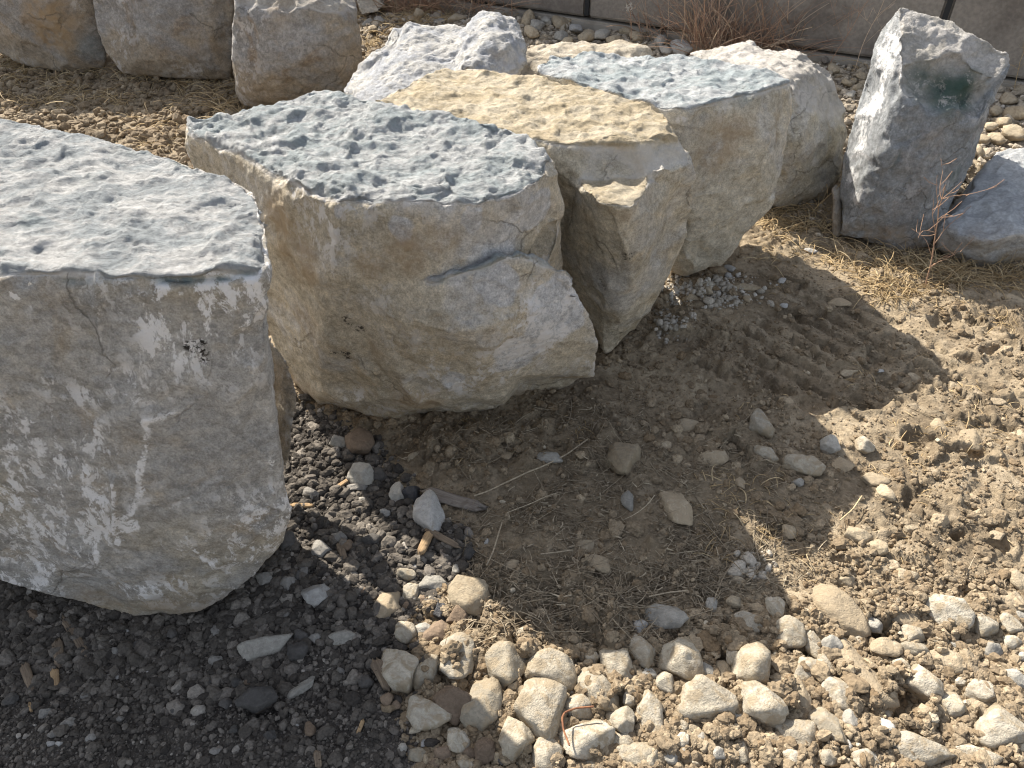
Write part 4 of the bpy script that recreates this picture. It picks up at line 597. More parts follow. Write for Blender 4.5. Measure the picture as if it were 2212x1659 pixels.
 ('6', 590, 272, 190, 55, 5, 'cobgrey', None), ('6', 812, 238, 60, 30, -20, 'cobwhite', None), ('6', 845, 925, 85, 48, 20, 'cobmud', None), ('6', 2140, 342, 115, 72, 0, 'cobmud', 'tan stone beneath the low bluish boulder'), ('6', 2065, 330, 52, 50, 0, 'cobmud', None), ('6', 2040, 935, 150, 60, 0, 'cobmud', None), ('6', 250, 1070, 180, 95, 10, 'cobmud', None), ('6', 1350, 1380, 165, 90, 10, 'cobmud', None), ('6', 1412, 1460, 90, 110, 0, 'cob', None), ('6', 570, 1400, 65, 80, 0, 'cobmud', None), ('6', 910, 1400, 75, 50, 0, 'cobgrey', None), ('6', 430, 1260, 190, 95, 0, 'cobmud', None), ('6', 2180, 1140, 110, 110, 0, 'cob', None), ('6', 1300, 1190, 110, 110, 0, 'cob', None), ('6', 1810, 850, 90, 60, 0, 'cobmud', None), ('6', 980, 65, 80, 30, 20, 'cobwhite', None), ('6', 1580, 790, 90, 50, 0, 'cobmud', None), ('6', 390, 295, 60, 60, 0, 'cobgrey', 'small pinkish stone at the foot of the blue topped boulder'), ('6', 285, 340, 90, 60, 0, 'cobgrey', None), ('6', 520, 165, 80, 40, 30, 'cobwhite', None), ('6', 505, 205, 45, 40, 0, 'cobwhite', None), ('6', 1490, 875, 45, 40, 0, 'cobmud', None), ('6', 1385, 757, 40, 22, 0, 'cobwhite', None), ('6', 140, 1180, 90, 70, 0, 'cobmud', None), ('6', 620, 340, 60, 50, 0, 'cobmud', None), ('6', 1140, 360, 130, 60, 0, 'cobmud', None), ('6', 500, 700, 110, 50, 0, 'cobmud', None),
 ('7', 1842, 405, 125, 102, 0, 'cobgrey', 'pale grey stone in dark gravel right of the nearest boulder'), ('7', 1655, 350, 110, 120, 0, 'cobdark', None), ('7', 1520, 562, 105, 90, 0, 'cobgrey', None), ('7', 1665, 590, 92, 102, 0, 'cobgrey', 'grey stone between two paler ones in the gravel'), ('7', 1825, 658, 172, 150, 0, 'cobwhite', 'rounded whitish cobble with pits in the dark gravel'), ('7', 1240, 870, 96, 68, 0, 'cobgrey', 'grey pebble below the tip of the nearest boulder'),
 ('7', 1532, 950, 315, 125, -22, 'cobgrey', 'long flat grey slab with gravel on top, in the dark gravel'), ('7', 1975, 910, 155, 75, -5, 'cobgrey', None), ('7', 1715, 992, 145, 110, 0, 'cobdark', 'dark rounded stone right below the flat slab'), ('7', 1812, 910, 82, 56, 0, 'cobgrey', None), ('7', 1735, 900, 85, 75, 0, 'cobdark', None), ('7', 1490, 1255, 225, 165, 5, 'cobdark', 'large blackish stone over a dark hollow'), ('7', 1745, 1200, 190, 75, -38, 'cobgrey', 'slanting grey flat stone right of the blackish one'),
 ('7', 870, 1105, 46, 50, 0, 'cobwhite', 'small white pebble in the middle of the dark gravel'), ('7', 680, 1136, 38, 26, 0, 'cobwhite', None), ('7', 690, 1375, 46, 38, 0, 'cobgrey', None), ('7', 525, 1487, 56, 44, -30, 'cobgrey', None), ('7', 1710, 1414, 30, 28, 0, 'cobwhite', None), ('7', 1785, 80, 98, 76, 0, 'cobgrey', None), ('7', 1250, 1040, 92, 60, 0, 'cobgrey', None), ('7', 180, 782, 100, 60, 0, 'cobbrown', None), ('7', 1420, 1167, 46, 48, 0, 'cobbrown', 'small tan pebble between slab and blackish stone'), ('7', 1355, 1165, 70, 70, 0, 'cobdark', None), ('7', 255, 1342, 82, 60, 0, 'cobgrey', None), ('7', 390, 1400, 88, 58, -10, 'cobgrey', None), ('7', 310, 1465, 90, 46, -15, 'cobgrey', None), ('7', 340, 1520, 40, 30, 0, 'cobwhite', None), ('7', 605, 982, 45, 36, 0, 'cobgrey', None), ('7', 660, 985, 58, 52, 0, 'cobgrey', None), ('7', 100, 745, 34, 28, 0, 'cobgrey', None), ('7', 990, 885, 60, 60, 0, 'cobdark', None), ('7', 790, 950, 75, 50, 0, 'cobdark', None), ('7', 860, 910, 60, 50, 0, 'cobbrown', None), ('7', 1300, 1285, 75, 70, 0, 'cobdark', None), ('7', 1350, 1440, 60, 50, 0, 'cobdark', None), ('7', 1560, 1470, 80, 60, 0, 'cobdark', None), ('7', 1790, 1440, 70, 90, -30, 'cobbrown', None), ('7', 2110, 1160, 90, 80, 0, 'cobdark', None), ('7', 1720, 550, 60, 60, 0, 'cobdark', None), ('7', 490, 1240, 60, 40, -20, 'cobgrey', None), ('7', 1000, 1320, 46, 50, 0, 'cobdark', None), ('7', 1240, 1560, 60, 46, 0, 'cobgrey', None), ('7', 70, 1260, 90, 70, 0, 'cobdark', None), ('7', 1195, 1155, 66, 50, 0, 'cobdark', None), ('7', 290, 1520, 52, 30, 0, 'cobwhite', None), ('7', 730, 870, 40, 20, -10, 'cobwhite', None), ('7', 1540, 818, 26, 24, 0, 'cobwhite', None), ('7', 1960, 1100, 60, 46, 0, 'cobgrey', None), ('7', 2060, 40, 120, 60, 0, 'cobgrey', None), ('7', 1655, 780, 48, 50, 0, 'cobgrey', None), ('7', 1750, 530, 55, 60, 0, 'cobgrey', None), ('7', 2000, 380, 70, 60, 0, 'cobbrown', None), ('7', 1950, 330, 100, 80, 0, 'cobgrey', None), ('7', 2130, 350, 120, 90, 0, 'cobdark', None),
]
KW = {'cobdust': 'dusty stone', 'cob': 'pale cobble', 'cobgrey': 'grey stone', 'cobwhite': 'white stone', 'cobbrown': 'brown stone', 'cobmud': 'earthy stone', 'cobdark': 'dark stone', 'cobblack': 'black stone'}
def short(s): 
    for k in (' touching', ' behind', ' at the', ' leaning', ' in the', ' under', ' standing', ' below', ' with', ' lying', ' left', ' right', ' among', ' crossed', ' beside', ' near', ' half', ' coated', ' alone', ' upper', ' low ', ',', ' cut', ' over', ' between', ' above', ' beneath'):
        i = s.find(k)
        if i > 8: s = s[:i]
    return s
marks = []
for s_ in ST:
    if s_[7]: q = cr(s_[0], s_[1], s_[2]); marks.append((q[0], q[1], short(s_[7]), s_[7]))
cnt = {}
for m_ in marks: cnt[m_[2]] = cnt.get(m_[2], 0)+1
marks = [m_ for m_ in marks if cnt[m_[2]] == 1]
used = set()
qf = np.random.RandomState(21); occ = [(*cr(s_[0], s_[1], s_[2]), max(s_[3], s_[4])*.19) for s_ in ST]; tries = 0; nf = 0
while nf < 58 and tries < 6000:
    tries += 1; fx, fy = qf.uniform(1000, 2212), qf.uniform(1300, 1650); w0 = qf.uniform(22, 62)
    if fy < 1300+.0*(fx) or (fx < 1400 and fy < 1420): continue
    if all((fx-o_[0])**2+(fy-o_[1])**2 > (o_[2]+w0*.5)**2*.75 for o_ in occ):
        occ.append((fx, fy, w0*.5)); nf += 1; cx_, cy_ = (fx-1383)/.375, (fy-1037)/.375
        ST.append(('9', cx_, cy_, w0/.375, w0*qf.uniform(.7, 1.15)/.375, qf.uniform(-40, 40), ['cob', 'cob', 'cobmud', 'cobgrey', 'cobdust'][qf.randint(5)], None))
for (c_, x_, y_, w_, h_, rot, mt, lb) in ST:
    q = cr(c_, x_, y_); w2, h2 = w_*.375, h_*.375
    if lb is None:
        size = 'tiny' if max(w2, h2) < 18 else 'small' if max(w2, h2) < 36 else 'medium' if max(w2, h2) < 60 else 'large'
        for m_ in sorted(marks, key=lambda m: (m[0]-q[0])**2+(m[1]-q[1])**2):
            dx, dy = q[0]-m_[0], q[1]-m_[1]; ax, ay = abs(dx), abs(dy)
            di = ('right of' if dx > 0 else 'left of') if ax > 2*ay else ('below' if dy > 0 else 'above') if ay > 2*ax else (('below and right of' if dx > 0 else 'below and left of') if dy > 0 else ('above and right of' if dx > 0 else 'above and left of'))
            lb = f"{size} {KW[mt]} {di} the {m_[2]}"
            if lb not in used and len(lb.split()) <= 16: break
    elif len(lb.split()) < 4: lb += ' on the ground'
    used.add(lb)
    gnd = inside(np.array([z(*q, 0.)[:2]]), GRAVEL)[0]
    mud = mt == 'cobmud'
    if gnd and mt == 'cobgrey' and c_ == '7' and max(w_, h_) < 140: mt = 'cobgravel'
    if not gnd and mt in ('cob', 'cobgrey') and q[1] < 1290 and not (lb and any(k in lb for k in ('lone', 'pyramid', 'long flat'))): mt = 'cobdust'
    cobble(q[0], q[1], w2, h2, rot, mt, lb, 'stone', 'stones lying in the dark gravel' if gnd else 'limestone cobbles on the soil', sink=.38 if mud or mt == 'cobdust' else .28, flat=.62 if mud else .9, name='stone' if gnd else 'cobble')

# rubble on the bank by the wall, each counted stone of its own
BANK = [(1140, 40, 30, 26, 'cob'), (1160, 55, 26, 20, 'cobgrey'), (1150, 70, 30, 18, 'cob'), (1180, 48, 22, 18, 'cobgrey'), (1210, 50, 40, 20, 'cob'), (1230, 42, 26, 14, 'cob'), (1270, 38, 30, 20, 'cob'), (1315, 35, 24, 18, 'cob'), (1295, 50, 26, 18, 'cobgrey'), (1245, 62, 28, 16, 'cobwhite'), (1210, 78, 30, 18, 'cobgrey'), (1265, 80, 36, 22, 'cob'), (1300, 76, 30, 20, 'cobgrey'), (1325, 88, 26, 18, 'cob'), (1225, 90, 24, 16, 'cob'), (1355, 70, 24, 18, 'cob'), (1375, 78, 26, 16, 'cob'), (1345, 92, 20, 14, 'cob'), (1400, 60, 22, 16, 'cob'), (1430, 88, 28, 20, 'cobgrey'), (1465, 75, 24, 26, 'cob'), (1490, 82, 22, 24, 'cobgrey'), (1470, 105, 38, 30, 'cobwhite'), (1500, 112, 26, 20, 'cob'), (1440, 108, 24, 16, 'cobgrey'), (1550, 85, 34, 30, 'cob'), (1525, 95, 24, 20, 'cobgrey'), (905, 30, 26, 18, 'cob'), (985, 40, 40, 14, 'cob'), (950, 45, 26, 10, 'cobgrey'), (820, 45, 18, 14, 'cobgrey'), (795, 50, 16, 14, 'cobgrey'), (805, 62, 18, 16, 'cob'), (1800, 148, 28, 18, 'cob'),
        (1900, 200, 1, 1, None), (2150, 300, 36, 22, 'cob'), (2110, 330, 30, 26, 'cob'), (2190, 285, 34, 30, 'cob'), (2200, 245, 40, 30, 'cob'), (2165, 262, 28, 20, 'cob'), (2180, 215, 30, 20, 'cob'), (2150, 240, 24, 18, 'cob'), (2205, 195, 26, 20, 'cob'), (2140, 275, 24, 16, 'cob'), (2125, 300, 26, 18, 'cob'), (2100, 355, 26, 30, 'cob'), (2120, 365, 24, 20, 'cob'), (1832, 180, 24, 14, 'cob'), (1860, 165, 22, 14, 'cob'), (1850, 190, 20, 14, 'cob'), (1835, 205, 22, 12, 'cobgrey'), (1865, 180, 18, 12, 'cob'), (1845, 175, 16, 10, 'cob'), (1560, 60, 16, 12, 'cob'), (1655, 120, 1, 1, None)]
def place_word(px, py):
    if px < 850: return 'in the gap right of the upright grey block'
    if px < 1130: return 'in the brush above the sloping pale boulder'
    if px < 1420: return 'in the rubble heap above the flat cream boulder'
    if px < 1640: return 'at the foot of the tall dry weeds'
    if px < 1900: return 'in the gap left of the leaning boulder'
    return 'in the rubble right of the leaning boulder'
bank_lab = {}
bl = [b_ for b_ in BANK if b_[4]]
for pw in {place_word(b_[0], b_[1]) for b_ in bl}:
    g_ = [b_ for b_ in bl if place_word(b_[0], b_[1]) == pw]
    ext = {'leftmost': min(g_, key=lambda b_: b_[0]), 'rightmost': max(g_, key=lambda b_: b_[0]), 'highest': min(g_, key=lambda b_: b_[1]), 'lowest': max(g_, key=lambda b_: b_[1]), 'largest': max(g_, key=lambda b_: b_[2]*b_[3])}
    for b_ in g_:
        w0 = [k for k, v in ext.items() if v is b_]; bank_lab[b_] = f"{w0[0]+' ' if w0 else ''}{KW[b_[4]].replace('cobble', 'stone')} {pw}"
seen = {}
for b_ in sorted(bl, key=lambda b_: b_[0]):
    l_ = bank_lab[b_]; seen[l_] = seen.get(l_, 0)+1
    if seen[l_] > 1: bank_lab[b_] = ['', '', 'second from left ', 'third from left ', 'fourth from left ', 'fifth from left ', 'sixth from left ', 'seventh from left ', 'eighth from left ', 'ninth from left '][min(seen[l_], 9)]+l_
for b_ in bl: cobble(b_[0], b_[1], b_[2]*1.1, b_[3]*1.25, rs.uniform(-30, 30), 'cobdust' if b_[4] == 'cob' else b_[4], bank_lab[b_], 'stone', 'rubble stones on the bank by the wall', sink=.2, flat=.9, name='rubble_stone', ico_=I3)

# ---------------------------------------------------------------- loose grains (stuff)
def scatter(name, mat, P, size, kinds, base, seed, flat=.75, hfun=None, up=.25, label=None, jag=.3):
    r = np.random.RandomState(seed); V0, F0 = base; k = 24
    shapes = [stone_shape(V0, r, 8, .6, .95, 0.) for _ in range(k)]; shapes = [s_*(1+jag*vnoise(s_*2.3+40*i, i)+jag*.6*vnoise(s_*5+i, i+50))[:, None] for i, s_ in enumerate(shapes)]
    nV = len(V0); n_ = len(P); idx = r.randint(0, k, n_); S = np.array(shapes)[idx]
    sc = size[:, None]*r.uniform(.7, 1.25, (n_, 3))*np.array([1, 1, flat]); S = S*sc[:, None, :]
    a = r.uniform(0, 6.283, n_); ca, sa = np.cos(a), np.sin(a); t = r.normal(0, .35, n_)
    x_, y_, z_ = S[..., 0], S[..., 1], S[..., 2]; y2, z2 = y_*np.cos(t)[:, None]-z_*np.sin(t)[:, None], y_*np.sin(t)[:, None]+z_*np.cos(t)[:, None]
    X = x_*ca[:, None]-y2*sa[:, None]; Y_ = x_*sa[:, None]+y2*ca[:, None]
    H = height(P, True) if hfun is None else hfun
    V = np.stack([X+P[:, 0:1], Y_+P[:, 1:2], z2+(H+size*flat*up)[:, None]], -1).reshape(-1, 3)
    Fc = (F0[None]+np.arange(n_)[:, None, None]*nV).reshape(-1, 3)
    tint = np.repeat(kinds, nV)
    return link(name, mesh_np(name, V, Fc, mat not in ('crumb', 'gravel', 'bank'), {'tint': tint}), M[mat], kind='stuff', label=label)
def sample_px(n_, x0, x1, y0, y1, r): 
    px = r.uniform(x0, x1, n_); py = r.uniform(y0, y1, n_); q = rays(px, py); t = -CAMH/q[:, 2]; return q[:, :2]*t[:, None]
r = np.random.RandomState(3)
# dark gravel: dense even over the bed, larger grains at the top and the foot of the boulder
A = np.concatenate([sample_px(14000, -900, -80, 1150, 2100, r), sample_px(34000, -80, 1020, 850, 1760, r), sample_px(9000, -80, 640, 1150, 1500, r)]); d = sdist(A, GRAVEL); A = A[(d > -.02+.02*r.normal(size=len(A)))]
px, py, dd = project(np.c_[A, np.zeros(len(A))]); coarse = sstep(1640, 1150, py)*.75+.25
sz = np.clip(r.lognormal(0, .6, len(A))*.0030*(.45+1.5*coarse), .0013, .018)
scatter('gravel', 'gravel', A, sz, np.clip(r.beta(2.0, 2.6, len(A))+.0*sz, 0, 1), I2, 5)
# crumbs on the clay: clumped
A = np.concatenate([sample_px(20000, 2260, 3300, 600, 1800, r), sample_px(12000, 850, 2700, 1700, 2300, r), sample_px(60000, 600, 2260, 560, 1700, r), sample_px(30000, 850, 2260, 1220, 1720, r)]); A3 = np.c_[A, 0*A[:, 0]]
dens = sstep(-.1, .5, fbm(A3, 4.5, 3, 60))*.8+.25+.35*sstep(-.02, .05, sdist(A, COBBLES)); keep = (r.uniform(0, 1, len(A)) < dens*.8) & (sdist(A, GRAVEL) < .015*r.normal(size=len(A)))
A = A[keep]; cm = sstep(-.02, .05, sdist(A, COBBLES)); sz = np.clip(r.lognormal(0, .5, len(A))*(.0030+.0018*cm), .0014, .014)
cob_p = []; 
scatter('soil_crumbs', 'crumb', A, sz, np.clip(r.beta(2.5, 2.2, len(A))*.93+(r.uniform(0, 1, len(A)) > .97)*.3, 0, 1), I2, 6, .85)
# rough dug earth behind on the left
A = np.c_[r.uniform(-3.6, -.4, 26000), r.uniform(2.2, 4.9, 26000)]; A = A[r.uniform(0, 1, len(A)) < sstep(-.9, .3, fbm(np.c_[A, 0*A[:, 0]], 2.4, 2, 61))]
scatter('soil_crumbs', 'crumb', A, np.clip(r.lognormal(0, .5, len(A))*.011, .004, .035), r.beta(2.5, 2.2, len(A))*.93, I2, 16, .8)
BASE = [(650, 868), (760, 892), (900, 900), (1000, 890), (1150, 878), (1295, 852), (1330, 770), (1400, 680), (1450, 608), (1500, 612), (1600, 540), (1690, 455), (1800, 515), (1900, 540), (2010, 545), (2100, 585), (2212, 592)]
bp = np.concatenate([np.c_[np.linspace(a_[0], b__[0], 60), np.linspace(a_[1], b__[1], 60)] for a_, b__ in zip(BASE, BASE[1:])])+r.normal(0, 7, (960, 2)); bq = rays(bp[:, 0], bp[:, 1]+5); bq = bq[:, :2]*(-CAMH/bq[:, 2])[:, None]
# clods: bigger crumbs
A = np.concatenate([bq, bq+.01, sample_px(2200, 2260, 3300, 600, 1900, r), sample_px(6500, 680, 2260, 600, 1700, r), sample_px(1500, 850, 2260, 1250, 1700, r)]); A = A[(sdist(A, GRAVEL) < -.02)]; A = A[r.uniform(0, 1, len(A)) < sstep(-.2, .4, fbm(np.c_[A, 0*A[:, 0]], 3, 2, 66))*.8+.08]
scatter('soil_clods', 'crumb', A, np.clip(r.lognormal(0, .5, len(A))*.0085, .005, .024), np.clip(r.beta(2.5, 2.2, len(A))*.9, 0, 1), I3, 8, .7, up=.05)
# bank gravel
A = np.concatenate([np.c_[r.uniform(-1.2, 3.2, 26000), r.uniform(2.6, 5.4, 26000)], np.c_[r.uniform(1.6, 3., 5000), r.uniform(2.7, 4., 5000)]]); wd = wall_dist(A); A = A[(wd > .0) & (wd < 1.25+.15*r.normal(size=len(A)))]
scatter('bank_gravel', 'bank', A, np.clip(r.lognormal(0, .5, len(A))*.0085, .003, .028), r.beta(2, 2, len(A)), I2, 9, .8)
# pale chips at the foot of the blue topped boulder and in two small patches
A = []
for (c_, x_, y_, rx, ry, k_) in [('6', 330, 300, 300, 90, 900), ('6', 120, 480, 60, 60, 40), ('9', 640, 500, 110, 90, 70), ('6', 200, 500, 140, 60, 80)]:
    q = cr(c_, x_, y_); pxs = q[0]+.375*rx*r.normal(0, .5, k_); pys = q[1]+.375*ry*r.normal(0, .5, k_); qq = rays(pxs, pys); A.append(qq[:, :2]*(-CAMH/qq[:, 2])[:, None])
A = np.concatenate(A); scatter('rock_chips', 'dust', A, np.clip(r.lognormal(0, .5, len(A))*.0055, .002, .02), r.beta(2, 2, len(A)), I2, 10, .8)

# ---------------------------------------------------------------- straw and grass
def strands(P0, L_, az, lift, curl, width, seed, h0, seg=5, droop=0.):
    r = np.random.RandomState(seed); n_ = len(P0); t = np.linspace(0, 1, seg+1)
    a = az[:, None]+curl[:, None]*(t-.0)[None]; st = L_[:, None]/seg
    el = lift[:, None]-droop*t[None]*1.6+0*a
    dx = np.cos(a)*np.cos(el)*st; dy = np.sin(a)*np.cos(el)*st; dz = np.sin(el)*st
    X = P0[:, 0:1]+np.cumsum(np.c_[np.zeros(n_), dx[:, 1:]], 1); Y_ = P0[:, 1:2]+np.cumsum(np.c_[np.zeros(n_), dy[:, 1:]], 1); Z_ = h0[:, None]+np.cumsum(np.c_[np.zeros(n_), dz[:, 1:]], 1)
    wv = width[:, None]*(1-.75*t[None]**2)
    sx, sy = -np.sin(a), np.cos(a); rings = []
    for k in range(3):
        ph = 2.094*k; rings.append(np.stack([X+sx*wv*math.cos(ph), Y_+sy*wv*math.cos(ph), Z_+wv*math.sin(ph)], -1))
    V = np.stack(rings, 2).reshape(n_, -1, 3); nv = (seg+1)*3; Fc = []
    for s_ in range(seg):
        for k in range(3): Fc.append([s_*3+k, s_*3+(k+1) % 3, (s_+1)*3+(k+1) % 3, (s_+1)*3+k])
    Fc = (np.array(Fc)[None]+np.arange(n_)[:, None, None]*nv).reshape(-1, 4); return V.reshape(-1, 3), Fc, np.repeat(r.beta(2, 2, n_), nv)
def stuff_strands(name, mat, parts, label=None):
    Vs, Fs, Ts, o = [], [], [], 0
    for V, Fc, T in parts: Vs.append(V); Fs.append(Fc+o); Ts.append(T); o += len(V)
    return link(name, mesh_np(name, np.concatenate(Vs), np.concatenate(Fs), True, {'tint': np.concatenate(Ts)}), M[mat], kind='stuff', label=label)
# straw lying flat
A = np.concatenate([sample_px(2000, 950, 1700, 880, 1400, r), sample_px(5200, 620, 1800, 860, 1420, r), sample_px(2600, 1000, 1650, 1130, 1390, r), sample_px(2400, 1100, 2212, 560, 1300, r), sample_px(500, 900, 2200, 1300, 1650, r)])
pr = sstep(-.2, .1, sdist(A, STRAW))*.9+.12; pr = pr*sstep(-.35, .3, fbm(np.c_[A, 0*A[:, 0]], 5, 2, 71)); A = A[(r.uniform(0, 1, len(A)) < pr*.6) & (sdist(A, GRAVEL) < -.01)]
n_ = len(A); fld = 2.5*vnoise(np.c_[A*2.2, 0*A[:, 0]], 72)
P1 = strands(A, np.clip(r.lognormal(0, .65, n_)*.036, .010, .2), fld+r.normal(0, .9, n_), r.normal(.04, .09, n_), r.normal(0, .35, n_), r.uniform(.0006, .0018, n_), 11, height(A)+.0+r.uniform(0, .010, n_))
A2 = A[::2]+.004; n2 = len(A2); P2 = strands(A2, r.uniform(.008, .03, n2), r.uniform(0, 6.28, n2), r.normal(.05, .2, n2), r.normal(0, .8, n2), r.uniform(.0012, .0028, n2), 14, height(A2)+.004+r.uniform(0, .006, n2), 3)
stuff_strands('straw', 'straw', [P1, P2])
# dry grass tufts around the boulder feet
TUFT = [(x, 150+.05*x+rs.uniform(-8, 18), 1.) for x in range(-20, 500, 13)]+[(rs.uniform(0, 420), rs.uniform(160, 235), .7) for _ in range(90)]+[(rs.uniform(380, 560), rs.uniform(180, 260), 1.1) for _ in range(34)]+[(rs.uniform(0, 60), rs.uniform(90, 190), 1.2) for _ in range(12)]+[(rs.uniform(300, 420), rs.uniform(240, 330), .9) for _ in range(16)] \
     + [(rs.uniform(1640, 1800), rs.uniform(450, 520), .9) for _ in range(34)]+[(rs.uniform(1790, 2020), rs.uniform(540, 590), .8) for _ in range(34)]+[(rs.uniform(1840, 1990), rs.uniform(570, 640), .75) for _ in range(40)]+[(rs.uniform(2010, 2230), rs.uniform(570, 620), .9) for _ in range(46)]+[(rs.uniform(1640, 1760), rs.uniform(520, 560), .6) for _ in range(8)] \
     + [(rs.uniform(780, 1130), rs.uniform(10, 50), 1.) for _ in range(50)]+[(rs.uniform(770, 850), rs.uniform(60, 130), .8) for _ in range(16)]+[(rs.uniform(2060, 2212), rs.uniform(640, 720), .45) for _ in range(10)]+[(rs.uniform(2050, 2180), rs.uniform(850, 960), .4) for _ in range(9)]+[(rs.uniform(1380, 1640), rs.uniform(30, 110), .8) for _ in range(30)]+[(rs.uniform(1800, 1900), rs.uniform(120, 170), .7) for _ in range(8)]+[(rs.uniform(2100, 2212), rs.uniform(165, 200), .7) for _ in range(14)]+[(rs.uniform(1560, 2212), rs.uniform(640, 1250), .32) for _ in range(26)]+[(rs.uniform(1500, 1760), rs.uniform(1000, 1230), .4) for _ in range(14)]+[(rs.uniform(1000, 1300), rs.uniform(880, 960), .3) for _ in range(10)]
parts = []; P0, L0, az0, li0, wi0 = [], [], [], [], []
for (tx, ty, sc) in TUFT:
    g = ground_hit(tx, ty); k = rs.randint(10, 26); lay = rs.uniform(0, 6.28)
    P0.append(g[:2]+rs.normal(0, .03, (k, 2))); L0.append(sc*np.clip(rs.lognormal(0, .4, k)*.10, .03, .26)); az0.append(lay+rs.normal(0, 1.1, k)); li0.append(rs.uniform(.1, 1.35, k)); wi0.append(rs.uniform(.0006, .0016, k)*(1+.25*g[1]))
P0 = np.concatenate(P0); L0 = np.concatenate(L0); az0 = np.concatenate(az0); li0 = np.concatenate(li0); wi0 = np.concatenate(wi0); n_ = len(P0)
stuff_strands('dry_grass', 'grass', [strands(P0, L0, az0, li0, rs.normal(0, .9, n_), wi0, 12, HBASE(P0)-.004, 6, .9)])
# brush against the wall
P0 = np.concatenate([[ground_hit(rs.uniform(a_, b__), rs.uniform(c_, d_))[:2] for _ in range(k)] for a_, b__, c_, d_, k in [(1490, 1740, 88, 128, 950), (840, 1130, 4, 34, 900), (1380, 1500, 62, 90, 120), (760, 860, -10, 30, 80), (1720, 1880, 100, 130, 40)]]); n_ = len(P0)
stuff_strands('brush', 'brush', [strands(P0, rs.uniform(.12, .5, n_), rs.uniform(0, 6.28, n_), rs.uniform(.5, 1.5, n_), rs.normal(0, .6, n_), rs.uniform(.0012, .0028, n_), 13, HBASE(P0), 7, .25)])

def tube(path, rad, sides=6):
    path = [Vector(p) for p in path]; V, Fc = [], []
    for i, p in enumerate(path):
        d = (path[min(i+1, len(path)-1)]-path[max(i-1, 0)]).normalized(); u = d.orthogonal().normalized(); v = d.cross(u); rr = rad[i] if hasattr(rad, '__len__') else rad
        for k in range(sides): a = 2*math.pi*k/sides; V.append(p+u*rr*math.cos(a)+v*rr*math.sin(a))
    for i in range(len(path)-1):
        for k in range(sides): Fc.append([i*sides+k, i*sides+(k+1) % sides, (i+1)*sides+(k+1) % sides, (i+1)*sides+k])
    return np.array([v[:] for v in V]), np.array(Fc)
def join(parts):
    Vs, Fs, o = [], [], 0
    for V, Fc in parts: Vs.append(V); Fs.append(Fc+o); o += len(V)
    return np.concatenate(Vs), np.concatenate(Fs)
def weed(px, py, h, lean, label, nb=7, rad=.003, mat='brush', seed=0, head=False):
    q = np.random.RandomState(seed+100); g = ground_hit(px, py); parts = []; n0 = 9; pts = [Vector((0, 0, -.01))]; d = Vector((lean, q.uniform(-.1, .1), 1)).normalized()
    for i in range(n0): d = (d+Vector(q.normal(0, .09, 3))).normalized(); pts.append(pts[-1]+d*h/n0)
    parts.append(tube(pts, [rad*(1-.06*i) for i in range(len(pts))]))
    for b_ in range(nb):
        i = q.randint(2, n0); p = pts[i].copy(); a = q.uniform(0, 6.28); dd = Vector((math.cos(a), math.sin(a), q.uniform(.5, 1.3))).normalized(); bp = [p]; l_ = h*q.uniform(.2, .5)
        for _ in range(6): dd = (dd+Vector(q.normal(0, .15, 3))).normalized(); bp.append(bp[-1]+dd*l_/6)
        parts.append(tube(bp, [rad*.5*(1-.1*k) for k in range(len(bp))], 4))
        for _ in range(2):
            dd2 = Vector(q.normal(0, 1, 3)).normalized(); dd2.z = abs(dd2.z); s0 = bp[q.randint(2, 6)]; parts.append(tube([s0, s0+dd2*l_*.2, s0+dd2*l_*.35+Vector((0, 0, .01))], [rad*.35]*3, 4))
    V, Fc = join(parts); me = mesh_np('stem', V, Fc, True, {'tint': np.full(len(V), q.uniform(.2, .8))})
    if head:
        root = link('dry_weed', None, None, tuple(g), None, label, 'weed', 'dry weeds'); link('stem', me, M[mat], (0, 0, 0), root)
        hp = []
        for _ in range(60):
            c0 = pts[-1]+Vector(q.normal(0, .012, 3)); V1, F1 = tube([c0, c0+Vector(q.normal(0, .006, 3))+Vector((0, 0, .004))], [.0025, .001], 4); hp.append((V1, F1))
        V, Fc = join(hp); link('seed_head', mesh_np('seed_head', V, Fc, True, {'tint': np.full(len(V), 1.)}), M['bank'], (0, 0, 0), root)
    else: link('dry_weed', me, M[mat], tuple(g), None, label, 'weed', 'dry weeds')
weed(1512, 112, .62, .05, 'tall dark red brown weed stem at the left of the weed clump', 8, .0045, seed=1)
weed(1468, 118, .5, .1, 'thin dark weed rising above the white rubble stone', 5, .003, seed=2)
weed(1540, 110, .55, .0, 'branching weed in the middle of the clump by the wall', 9, .0035, seed=3)
weed(1600, 100, .6, .25, 'pale weed with long arms leaning right across the wall', 10, .0025, 'grass', seed=4)
weed(1660, 105, .6, .35, 'pale arching weed right of the weed clump', 9, .0025, 'grass', seed=5)
weed(1785, 150, .5, .3, 'thin weed in front of the pale footing block', 8, .002, seed=6)
weed(1842, 160, .45, .1, 'thin stalk with a bent tip beside the leaning boulder', 4, .002, seed=7)
weed(1362, 92, .2, .0, 'short weed with fluffy pale seed head on the rubble heap', 4, .0025, seed=8, head=True)
weed(1105, 45, .3, -.1, 'dark twiggy weed behind the rounded hump', 8, .0025, seed=9)
weed(2000, 618, .40, -.06, 'scraggly weed growing between the leaning boulder and the low bluish one', 11, .0028, seed=10)
weed(1745, 470, .24, .25, 'thin dead stalk beneath the pale two humped boulder', 4, .0018, 'grass', seed=11)
weed(1560, 108, .5, .2, 'wiry light weed with few twigs right of the branching one', 9, .002, 'grass', seed=13)
weed(1440, 95, .45, -.15, 'sparse leaning weed left of the thin dark one on the rubble', 7, .002, seed=14)
weed(1725, 125, .45, .3, 'fine twiggy weed above the pale two humped boulder', 9, .0018, 'grass', seed=15)
